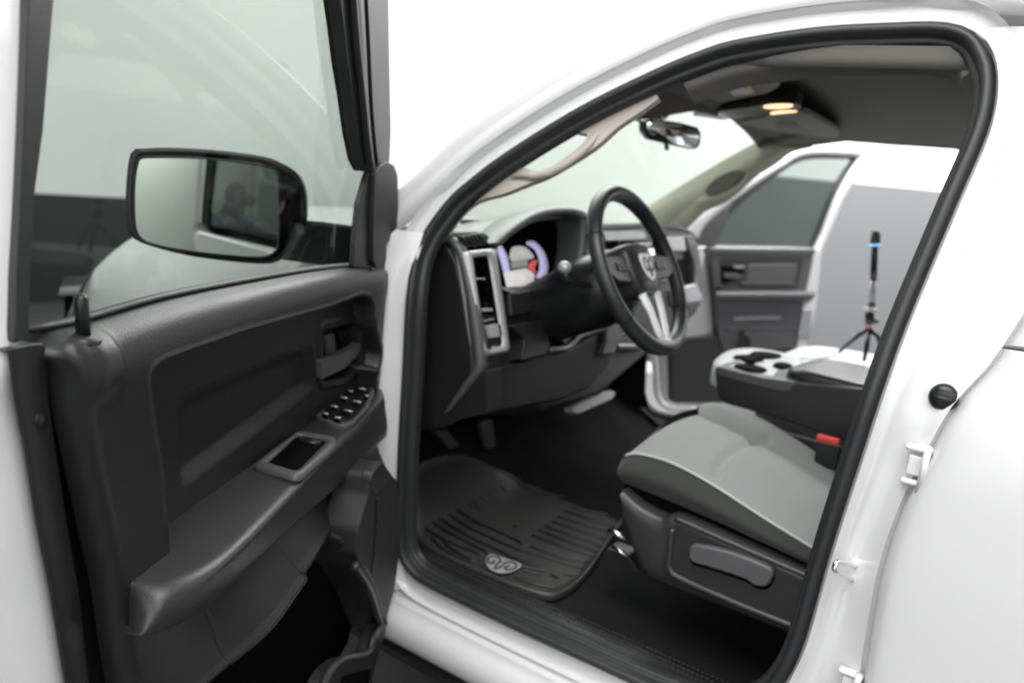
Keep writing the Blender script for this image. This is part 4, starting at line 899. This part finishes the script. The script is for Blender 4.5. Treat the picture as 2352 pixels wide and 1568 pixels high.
# window surround
wf = prism('window_frame', rnd(px(DD, [(133, -200), (125, -10), (112, 150), (100, 300), (80, 448), (70, 640), (66, 775), (34, 790), (38, 640), (46, 480), (54, 300), (60, 150), (66, -20), (74, -200)], -.030), .004), -DN*.04, 'rubber', door, bevel=.004)
prism('front_frame', rnd(px(DD, [(745, -200), (774, -60), (790, 60), (800, 150), (812, 230), (822, 310), (834, 372), (846, 396), (872, 396), (895, 372), (898, 300), (894, 100), (892, -60), (884, -200)], -.030), .004), -DN*.03, 'rubber', wf, bevel=.006)
prism('outer_frame', rnd(px(DD, [(133, -200), (125, -10), (112, 150), (100, 300), (80, 448), (70, 640), (66, 775), (34, 790), (38, 640), (46, 480), (54, 300), (60, 150), (66, -20), (74, -200)], -.030), .004)+[], -DN*.001, 'rubber', wf, bevel=0) if 0 else None
ofp = [p-DN*.043 for p in px(DD, [(133, -200), (125, -10), (112, 150), (100, 300), (80, 448), (70, 640), (66, 775), (34, 790), (38, 640), (46, 480), (54, 300), (60, 150), (66, -20), (74, -200)], -.030)]
prism('outer_frame', ofp, -DN*.012, 'paint', wf, bevel=.004)
tube('run_channel', px(DD, [(806, -60), (818, 100), (832, 230), (842, 330), (852, 392)], -.022), .008, 'trim', wf, n=20, k=10)
tube('run_channel', px(DD, [(838, -60), (846, 100), (852, 230), (860, 330), (866, 380)], -.022), .004, 'black', wf, n=20, k=8)
topA, topB = DS(125, -60, -.03), DS(774, -60, -.03)
prism('top_frame', [DP(.955, 1.60, -.031), DP(.90, 1.70, -.031), DP(.80, 1.76, -.031), DP(.50, 1.79, -.031), DP(.10, 1.74, -.031), DP(.14, 1.70, -.031), DP(.50, 1.745, -.031), DP(.78, 1.715, -.031), DP(.87, 1.66, -.031), DP(.90, 1.60, -.031)], -DN*.038, 'rubber', wf, bevel=.004)
gP_ = px(DD, [(135, -60), (800, -60), (830, 200), (850, 400), (858, 500), (866, 625), (740, 630), (600, 652), (385, 694), (181, 751)], -.052)
gP_ = px(DD, [(40, 778), (40, 640), (50, 448), (70, 300), (90, 0), (104, -180)], -.052)+[DP(.84, 1.73, -.052), DP(.50, 1.76, -.052), DP(.20, 1.72, -.052)]+gP_[2:]
mesh('window_glass', *prismVF(gP_, -DN*.004)[:1], [tuple(range(len(gP_)))], 'glass', door, smooth=False)
# inner belt seal strip along the glass
loft('belt_seal', [px(DD, [(68, 752), (181, 727), (385, 672), (600, 632), (740, 611), (862, 602)], -.046), px(DD, [(68, 760), (181, 741), (385, 684), (600, 642), (740, 620), (868, 609)], -.040)], 'rubber', door, n=40, solid=.006)
# sail panel
prism('sail_panel', rnd(px(DD, [(846, 396), (872, 384), (890, 371), (906, 380), (914, 402), (916, 500), (906, 545), (888, 560), (888, 628), (850, 618), (812, 614), (815, 560), (824, 470), (838, 420)], -.032), .006), -DN*.010, 'rubber', door, bevel=.003)
prism('sail_trim', rnd(px(DD, [(862, 400), (874, 382), (890, 371), (906, 380), (914, 402), (916, 500), (906, 545), (888, 560), (888, 632), (866, 622), (858, 600), (858, 500)], -.022), .008), -DN*.010, 'trim_cloth', door, bevel=.004)
# front vertical edge of the trim, below the sail
prism('front_edge_trim', rnd(px(DD, [(852, 612), (888, 625), (889, 870), (886, 1000), (890, 1020), (880, 1060), (862, 1080), (862, 1040), (868, 880), (868, 680)], -.018), .01), -DN*.05, 'rubber', door, bevel=.006)
def q7(x, y): return (470.4+.35*x, 1019.2+.35*y)
sg = prism('speaker_grille', rnd(px(DD, [q7(1075, 345), q7(1090, 200), q7(1170, 110), q7(1230, 195), q7(1268, 240), q7(1284, 500), q7(1278, 720), q7(1250, 940), q7(1200, 1120), q7(1160, 1150), q7(1130, 1050), q7(1060, 860), q7(1000, 740), q7(1010, 560), q7(1050, 420)], .083), .012), -DN*.07, 'trim_cloth', door, bevel=.006)
tube('grille_edge', px(DD, [q7(1130, 350), q7(1125, 500), q7(1110, 700), q7(1095, 840)], .084), .0025, 'black', sg, n=20, k=8)
prism('corner_cap', rnd(px(DD, [q7(1090, 260), q7(1105, 180), q7(1170, 115), q7(1225, 200), q7(1180, 290), q7(1130, 330)], .0855), .010), -DN*.02, 'trim_soft', sg, bevel=.003)
# armrest: loft of cross sections along the door
inn = [(291, 1338), (330, 1290), (385, 1240), (460, 1180), (583, 1035), (731, 937), (797, 876), (840, 868), (870, 874)]
cre = [(291, 1345), (330, 1358), (385, 1358), (467, 1324), (550, 1258), (660, 1142), (770, 1027), (850, 955), (884, 920)]
bot_ = [(297, 1437), (312, 1458), (357, 1460), (456, 1412), (550, 1330), (654, 1230), (770, 1130), (845, 1050), (886, 1010)]
AI = cr([A(*p) for p in inn], 70); AC = cr([A(*p) for p in cre], 70); AB = cr([A(*p) for p in bot_], 70)
zA = .945
def sw_(p): return ((p-HG)@DE, (p-HG)@DN)
rowsA = []
inn3 = cr([PZ(*q, zA) for q in inn], 90)
cre3 = cr([PZ(*q, zA-.006) for q in cre], 90)
AB = cr([A(*p) for p in bot_], 90)
wB = np.interp(np.linspace(0, 1, 90), [0, .05, .15, .3, 1], [.0, .03, .045, .05, .03])
bot3 = np.array([DD(AB[i][0], AB[i][1], wB[i]) for i in range(90)])
for i in range(90):
    a, c, b = inn3[i], cre3[i], bot3[i]
    ua, ub = a-c, b-c; la, lb = np.linalg.norm(ua)+1e-9, np.linalg.norm(ub); ua = ua/la; ub = ub/lb
    r_ = min(.024, la*.6, lb*.45); c_ = c-(ua+ub)*r_*.22; k_ = min(1, i/12)
    row = [a-DN*.03-A(0, 0, .001), a, a*.6+(c+ua*r_)*.4]
    for t in np.linspace(0, 1, 8): row.append((1-t)**2*(c_+ua*r_)+2*t*(1-t)*c_+t*t*(c_+ub*r_))
    q0 = row[-1]; out = np.cross(ub, cre3[min(i+1, 89)]-cre3[max(i-1, 0)]); out /= np.linalg.norm(out)
    if out@(CAM-c) < 0: out = -out
    row += [q0*.6+b*.4+out*.004*k_, q0*.2+b*.8+out*.003*k_, b, b-DN*(.004+.046*k_)]
    rowsA.append(row)
V, Fc = grid(rowsA); arm = mesh('armrest', V, Fc, 'trim_soft', door)
sm2 = arm.modifiers.new('sub', 'SUBSURF'); sm2.levels = 1; sm2.render_levels = 1
# arm near tip cap joins to the panel
# switch panel, on the armrest top
def AZ(u, v, o=0): return PZ(u, v, zA+o)
swp = prism('switch_panel', rnd([AZ(*q, .007) for q in ((724, 953), (764, 905), (797, 877), (850, 874), (862, 886), (846, 936), (812, 970), (792, 976), (760, 970))], .012), (0, 0, -.012), 'greytrim', door, bevel=.003)
prism('switch_well', rnd([AZ(*q, .0085) for q in ((736, 952), (772, 912), (802, 884), (846, 881), (852, 888), (838, 932), (808, 963), (790, 968), (760, 962))], .008), (0, 0, -.004), 'black', swp, bevel=.001)
sws = [((748, 949), 18, 8), ((776, 958), 24, 9), ((768, 932), 24, 10), ((800, 942), 30, 12), ((790, 912), 24, 10), ((820, 921), 30, 12), ((805, 897), 14, 7), ((832, 892), 26, 8), ((842, 908), 12, 7)]
for (u, v), su, sv in sws:
    P = [(u-su*.5, v-sv*.1), (u-su*.25, v-sv*.5), (u+su*.5, v-sv*.2), (u+su*.25, v+sv*.5)]
    sx = prism('window_switch', rnd([AZ(*q, .016) for q in P], .003), (0, 0, -.008), 'black', swp, bevel=.002)
    tube('switch_glint', [AZ(u-su*.3, v-sv*.05, .0165), AZ(u+su*.32, v+sv*.22, .0165)], .0019, 'silver', sx, k=8)  # silver strip stands for the bright reflection on each switch
# pull cup
co = [(583, 1066), (600, 1050), (680, 992), (694, 988), (768, 1002), (772, 1012), (770, 1024), (696, 1090), (680, 1096)]
ci = [(612, 1060), (624, 1050), (680, 999), (690, 996), (744, 1006), (750, 1010), (748, 1016), (688, 1076), (676, 1080)]
CO = cr([AZ(*q, .006) for q in co], 50, closed=True, lin=True); CI = cr([AZ(*q, .007) for q in ci], 50, closed=True, lin=True)
V, Fc = grid([[p+A(0, 0, -.008) for p in CO], CO, (CO+CI)/2+A(0, 0, .002), CI, [p+A(0, 0, -.006) for p in CI]], closed_u=True)
cupo = mesh('pull_cup', V, Fc, 'greytrim', door)
# the well: black plate just above the armrest top, its shade put into the colour
CC = CI.mean(0)
prism('cup_well', [p+A(0, 0, -.0045) for p in CI], (0, 0, -.001), 'void', cupo, bevel=0)
prism('cup_wall', [AZ(*q, .004) for q in ((684, 1002), (690, 998), (742, 1008), (734, 1020), (690, 1012))], (0, 0, -.001), 'black', cupo, bevel=0)
# release handle
hd = prism('door_handle', rnd(px(DD, [(737, 826), (776, 817), (808, 800), (828, 786), (830, 796), (822, 816), (790, 848), (738, 872)], -.030), .006), -DN*.016, 'greytrim', door, bevel=.005)
prism('lock_rocker', rnd(px(DD, [(748, 770), (768, 764), (774, 812), (754, 818)], -.05), .008), -DN*.01, 'greytrim', hd, bevel=.005)
prism('handle_pivot', rnd(px(DD, [(778, 762), (812, 752), (814, 790), (786, 804)], -.055), .006), -DN*.01, 'black', hd, bevel=.003)
# lock pin
l0, l1 = DD(192, 775, -.02), DD(186, 676, -.02)
lpn = tube('lock_pin', [l0, l0*.5+l1*.5, l1*.93+l0*.07, l1], [.0066, .0062, .0062, .0035], 'black', door, k=18)
tube('pin_collar', [l0+A(0, 0, -.006), l0+A(0, 0, .001)], [.018, .014], 'trim', lpn, k=24)
# map pocket lip
lip = px(DD, [q7(985, 795), q7(1070, 935), q7(1130, 1120), q7(1148, 1185), q7(1105, 1270), q7(1065, 1372), q7(900, 1412), q7(825, 1480), q7(780, 1570), q7(700, 1760)], .085)
mpk = tube('map_pocket', lip, .0075, 'trim_soft', door, n=70, k=12)
prism('pocket_face', rnd(px(DD, [q7(1150, 1180), q7(1190, 1180), q7(1190, 1230), q7(1110, 1500), q7(1080, 1700), q7(700, 1800), q7(790, 1560), q7(835, 1490), q7(910, 1425), q7(1075, 1385), q7(1110, 1280)], .084), .010), -DN*.03, 'trim_soft', mpk, bevel=.008)
prism('pocket_rib', px(DD, [q7(905, 1520), q7(1090, 1470), q7(1060, 1700), q7(860, 1700)], .0855), -DN*.01, 'void', mpk, bevel=.002)
slab('lower_skin', .0, .78, .38, .60, -.10, -.02, 'paint', door, .02)
# exterior mirror
mcx = DP(.10, 0, -.28); 
mP = pln(500, 440, (lambda q: q)(DE*math.cos(.4)+DN*math.sin(.4)), (DE*math.cos(.4)+DN*math.sin(.4))@(HG+DE*.02+DN*-.12))
mN = (CAM+A(.0, 0, .0))-mP; mN = mN/np.linalg.norm(mN)
mN = DE*math.cos(math.radians(20))+DN*math.sin(math.radians(20)); mref = HG+DE*.02-DN*.12
MT_Y, MT_P = 23.6, 2.5
mN = DE*math.cos(math.radians(MT_Y))+DN*math.sin(math.radians(MT_Y)); mN = mN*math.cos(math.radians(MT_P))+A(0, 0, 1)*math.sin(math.radians(MT_P))
def MR(a, b, o=0): return pln(a, b, mN, mN@mref+o)
mh = [(297, 352), (325, 341), (400, 339), (500, 345), (600, 357), (640, 369), (684, 396), (703, 435), (706, 500), (694, 545), (664, 580), (637, 602), (605, 607), (540, 603), (440, 590), (360, 571), (306, 550), (290, 520), (286, 440)]
MO = cr(px(MR, mh), 70, closed=True); mcn = MO.mean(0)
V, Fc = grid([[mcn+(p-mcn)*s-mN*d for p in MO] for s, d in ((.93, -.0), (.975, .0), (1.0, .012), (1.01, .03), (.97, .06), (.85, .09), (.6, .105), (.02, .11))], closed_u=True); 
mh_o = mesh('side_mirror', V, Fc, 'black', door)
mg = [(318, 366), (336, 361), (440, 363), (560, 374), (624, 385), (639, 396), (642, 470), (640, 560), (628, 583), (600, 591), (540, 588), (440, 577), (350, 561), (318, 542), (308, 505), (308, 420)]
mgP = cr(px(MR, mg, .001), 70, closed=True)
MRAD = 2.4
gc = mgP.mean(0); mrows = []
for s_ in (1, .9, .8, .7, .6, .5, .4, .3, .2, .1, .01):
    mrows.append([gc+(p-gc)*s_+mN*(.0-np.linalg.norm((p-gc)*s_)**2/(2*MRAD)+.004) for p in mgP])
V, Fc = grid(mrows, closed_u=True); mesh('mirror_glass', V, Fc, 'mirror', mh_o)
tube('mirror_bezel', [p for p in mgP], .0028, 'black', mh_o, closed=True, k=8)
prism('mirror_arm', rnd(px(MR, [(672, 512), (740, 516), (830, 524), (830, 616), (760, 612), (640, 596)], -.05), .01), -mN*.05, 'black', mh_o, bevel=.01)
prism('arm_cap', rnd(px(MR, [(690, 506), (740, 510), (826, 521), (826, 527), (700, 516)], -.045), .003), -mN*.045, 'greytrim', mh_o, bevel=.002)

# ------------------------------------------------------------------ passenger door (open)
pdo = [r5(270, 282), r5(985, 290), r5(965, 380), r5(930, 560), r5(880, 900), r5(860, 940), r5(370, 940), r5(350, 850), r5(330, 600), r5(300, 330)]
pd = prism('front_door', rnd(px(PD, [(1622, 566), (1876, 570), (1870, 640), (1856, 740), (1840, 800), (1836, 900), (1640, 930), (1545, 930), (1545, 800), (1600, 690)], -.03), .02), -N2*.09, 'paint', T, bevel=.01)
ptp = prism('trim_panel', rnd(px(PD, [(1628, 572), (1872, 574), (1862, 640), (1838, 785), (1828, 800), (1660, 802), (1650, 760), (1644, 680), (1634, 585)], .0), .015), -N2*.03, 'greytrim', pd, bevel=.008)
prism('lower_panel', rnd(px(PD, [(1660, 790), (1832, 792), (1834, 915), (1640, 925), (1548, 925), (1545, 780), (1650, 770)], -.006), .02), -N2*.03, 'trim', pd, bevel=.008)
bl = prism('belt_roll', rnd(px(PD, [(1628, 571), (1874, 573), (1868, 584), (1632, 582)], .012), .006), -N2*.03, 'greytrim', ptp, bevel=.006)
prism('recess', rnd(px(PD, [r5(355, 350), r5(915, 345), r5(860, 560), r5(380, 560)], .001), .02), -N2*.004, 'trim', ptp, bevel=.002)
prism('pad', rnd(px(PD, [r5(545, 392), r5(872, 388), r5(842, 505), r5(520, 505)], .006), .02), -N2*.01, 'greytrim', ptp, bevel=.008)
prism('highlight_ledge', rnd(px(PD, [r5(510, 508), r5(850, 508), r5(845, 526), r5(500, 526)], .012), .01), -N2*.02, 'greytrim', ptp, bevel=.006)
ph = prism('door_handle', rnd(px(PD, [r5(365, 402), r5(520, 402), r5(505, 490), r5(372, 520)], .004), .01), -N2*.01, 'void', pd, bevel=.003)
prism('handle_lever', rnd(px(PD, [r5(380, 450), r5(480, 452), r5(520, 470), r5(480, 490), r5(390, 480)], .014), .008), -N2*.012, 'greytrim', ph, bevel=.004)
prism('lock_tab', rnd(px(PD, [r5(450, 402), r5(520, 402), r5(515, 418), r5(455, 418)], .01), .003), -N2*.01, 'silver', ph, bevel=.002)
ar2 = PD(1652, 690, .0)
loft('armrest', [px(PD, [r5(345, 560), r5(985, 565)], .0), px(PD, [r5(335, 572), r5(990, 572)], .06), px(PD, [r5(330, 590), r5(985, 592)], .075), px(PD, [r5(335, 615), r5(960, 622)], .065), px(PD, [r5(345, 632), r5(940, 640)], .0)], 'greytrim', pd, n=20, m=4, across='cr')
prism('switch_panel', px(PD, [r5(360, 545), r5(490, 548), r5(500, 562), r5(370, 562)], .02), -N2*.02, 'black', pd, bevel=.002)
tube('groove_highlight', px(PD, [r5(445, 748), r5(600, 742), r5(750, 742)], .002), .006, 'silver', ptp, n=14, k=8)  # silver tube stands for the highlight along the groove
tube('pocket_line', px(PD, [r5(400, 822), r5(600, 812), r5(870, 808)], .002), .004, 'greytrim', ptp, n=14, k=8)
mesh('speaker', *tubeVF([PD(*r5(485, 895), .0), PD(*r5(485, 895), .004)], [.05, .045], 24), 'black', ptp)
# white rear edge with latch
je = prism('door_edge', rnd(px(PD, [(1872, 574), (1888, 576), (1876, 700), (1868, 735), (1858, 770), (1852, 800), (1832, 800), (1846, 700), (1864, 620)], .004), .006), -N2*.09, 'paint_in', pd, bevel=.006)
prism('latch', rnd(px(PD, [r5(905, 690), r5(965, 690), r5(945, 880), r5(870, 870)], .012), .006), -N2*.01, 'chrome', je, bevel=.004)
# window frame (white) and black channel, glass
fo = [(1566, 545), (1580, 518), (1605, 490), (1640, 466), (1680, 436), (1740, 400), (1797, 368), (1830, 348), (1870, 340), (1930, 341), (1992, 345), (1988, 362), (1965, 414), (1940, 455), (1923, 498), (1905, 540), (1890, 575)]
fi = [(1600, 560), (1612, 530), (1630, 508), (1660, 482), (1690, 458), (1750, 415), (1797, 385), (1830, 364), (1870, 356), (1930, 357), (1972, 360), (1968, 372), (1946, 412), (1924, 452), (1906, 492), (1890, 535), (1872, 572)]
FO = cr(px(PD, fo, -.02), 80); FI = cr(px(PD, fi, -.02), 80)
wfr = loft('window_frame', [[p-N2*.05 for p in FO], FO, FO*.7+FI*.3+N2*.008, FO*.3+FI*.7+N2*.008, FI, [p-N2*.03 for p in FI]], 'paint_in', pd, n=80)
FJ = cr(px(PD, [(1634, 566), (1645, 530), (1672, 500), (1700, 470), (1755, 425), (1797, 395), (1832, 374), (1870, 366), (1930, 366), (1966, 368), (1950, 392), (1934, 418), (1914, 458), (1898, 498), (1884, 535), (1868, 570)], -.026), 80)
loft('run_channel', [[p-N2*.012 for p in FI], FI*.5+FJ*.5-N2*.004, FJ-N2*.002, FJ-N2*.03], 'rubber', wfr, n=80)
gq = cr(px(PD, [(1620, 572), (1640, 520), (1690, 462), (1750, 418), (1832, 366), (1900, 362), (1968, 366), (1910, 480), (1876, 574)], -.045), 60, lin=True)
mesh('window_glass', gq, [tuple(range(60))], 'glassfar', pd, smooth=False)
prism('sail_panel', px(PD, [(1600, 566), (1606, 530), (1640, 500), (1680, 470), (1668, 520), (1645, 566)], -.024), -N2*.02, 'greytrim', pd, bevel=.003)

# ------------------------------------------------------------------ stick camera on a mini tripod, on the passenger seat
ft = PY(1985, 835, -.56); base = A(ft[0], ft[1], .985)
TR = thing('mini_tripod', 'slim black stick camera with blue light on a mini tripod standing on the passenger seat', 'tripod', tuple(base))
def TP(u, v, dy=0): return PY(u, v, -.60+dy)-base
hub_ = TP(1995, 752)
tp1 = TP(2011, 534); 
cm_ = tube('camera_stick', [TP(2010, 548), TP(2008, 595), TP(2006, 645)], [.0125, .0125, .0125], 'black', TR, k=16, flat=(1, .6))
tube('camera_head', [TP(2012, 531), TP(2011, 548), TP(2010, 562)], [.014, .0145, .0140], 'greytrim', cm_, k=16)
tube('blue_light', [TP(2009.6, 561), TP(2009.5, 564.5)], .0148, 'blue', cm_, k=16)
tube('extension_pole', [TP(2006, 645), TP(2003, 700)], .0088, 'silver', TR, k=14)
tube('pole_collar', [TP(2003, 694), TP(2002, 706)], .011, 'greytrim', TR, k=14)
tube('clamp', [TP(2001, 708), TP(2000, 716)], .019, 'silver', TR, k=16); tube('red_ring', [TP(1998, 725), TP(1997.6, 728)], .0125, 'red', TR, k=16)
tube('ball_head', [TP(1998, 716), TP(1998, 724), TP(1997, 745)], [.011, .014, .012], 'black', TR, k=16)
mesh('knob', *ballVF(TP(2013, 738), .008, .012, .008), 'black', TR)
tube('red_ring', [TP(1996, 748), TP(1996, 751)], .011, 'red', TR, k=16)
for P in ([TP(1994, 756), TP(1975, 768), TP(1932, 786, -.03)], [TP(1996, 756), TP(1990, 800, .03), TP(1985, 826, .05)], [TP(1998, 756), TP(2016, 772), TP(2040, 796, -.02)]):
    P[-1][2] = min(P[-1][2], .012); tube('leg', P, [.0085, .0075, .0055], 'black', TR, k=12)

# ------------------------------------------------------------------ photographer (seen only in the door mirror)
PE = thing('person', 'person in blue shirt with black camera to the face, reflected in door mirror', 'person', (-.50-.11, 2.45+.22, 0))
hx = A(-.155, .20, 1.36)  # head relative to the person's base, behind the camera
look = A(.54, -.84, -.1); look /= np.linalg.norm(look)
def skin_body(name, verts, edges, radii, mt, parent, root=0, sub=2):
    me = bpy.data.meshes.new(name); me.from_pydata([tuple(v) for v in verts], edges, []); o = bpy.data.objects.new(name, me); SC.collection.objects.link(o); o.parent = parent
    s = o.modifiers.new('skin', 'SKIN'); s.use_smooth_shade = True; sv = me.skin_vertices[0].data
    for i, r_ in enumerate(radii): sv[i].radius = (r_, r_) if not hasattr(r_, '__len__') else r_; sv[i].use_root = (i == root)
    u = o.modifiers.new('sub', 'SUBSURF'); u.levels = sub; u.render_levels = sub; me.materials.append(M[mt]); return o
# base of the person about .75 m behind the camera so that nothing touches the lens
Vb = [(0, 0, .95), (0, 0, 1.10), (0, 0, 1.28), (.02, -.02, 1.40), (.03, -.04, 1.47), (.05, -.07, 1.56), (.06, -.10, 1.66),
      (-.17, -.10, 1.38), (-.16, -.22, 1.20), (.0, -.33, 1.33), (.05, -.34, 1.40),
      (.17, .10, 1.38), (.26, -.04, 1.20), (.22, -.26, 1.34), (.16, -.30, 1.41),
      (-.10, -.04, .88), (-.11, -.05, .48), (-.12, .0, .08), (-.09, -.13, .04),
      (.10, .04, .88), (.12, .03, .48), (.12, .08, .08), (.16, -.05, .04)]
Ed = [(0, 1), (1, 2), (2, 3), (3, 4), (4, 5), (5, 6), (3, 7), (7, 8), (8, 9), (9, 10), (3, 11), (11, 12), (12, 13), (13, 14), (0, 15), (15, 16), (16, 17), (17, 18), (0, 19), (19, 20), (20, 21), (21, 22)]
Rr = [(.15, .12), (.14, .11), (.16, .12), (.13, .10), .058, (.08, .09), .085, .065, .05, .036, .032, .065, .05, .036, .032, .09, .065, .045, .04, .09, .065, .045, .04]
bdy = skin_body('body', [A(*v)*A(.92, .92, .88) for v in Vb], Ed, Rr, 'shirt', PE)
hc = A(.055, -.085, 1.62*.88+.0)
mesh('head', *ballVF(hc, .078, .095, .115), 'hair', bdy); mesh('hair', *ballVF(hc+A(-.012, .022, .022), .085, .098, .112), 'hair', bdy)
cmr = box('camera_body', hc+A(.10, -.17, -.02), (.86, .5, 0), (-.5, .86, 0), (0, 0, 1), (.13, .06, .09), 'black', bdy, bevel=.01)
tube('lens', [hc+A(.11, -.19, -.02), hc+A(.16, -.28, -.03)], [.035, .038], 'black', cmr, k=24)
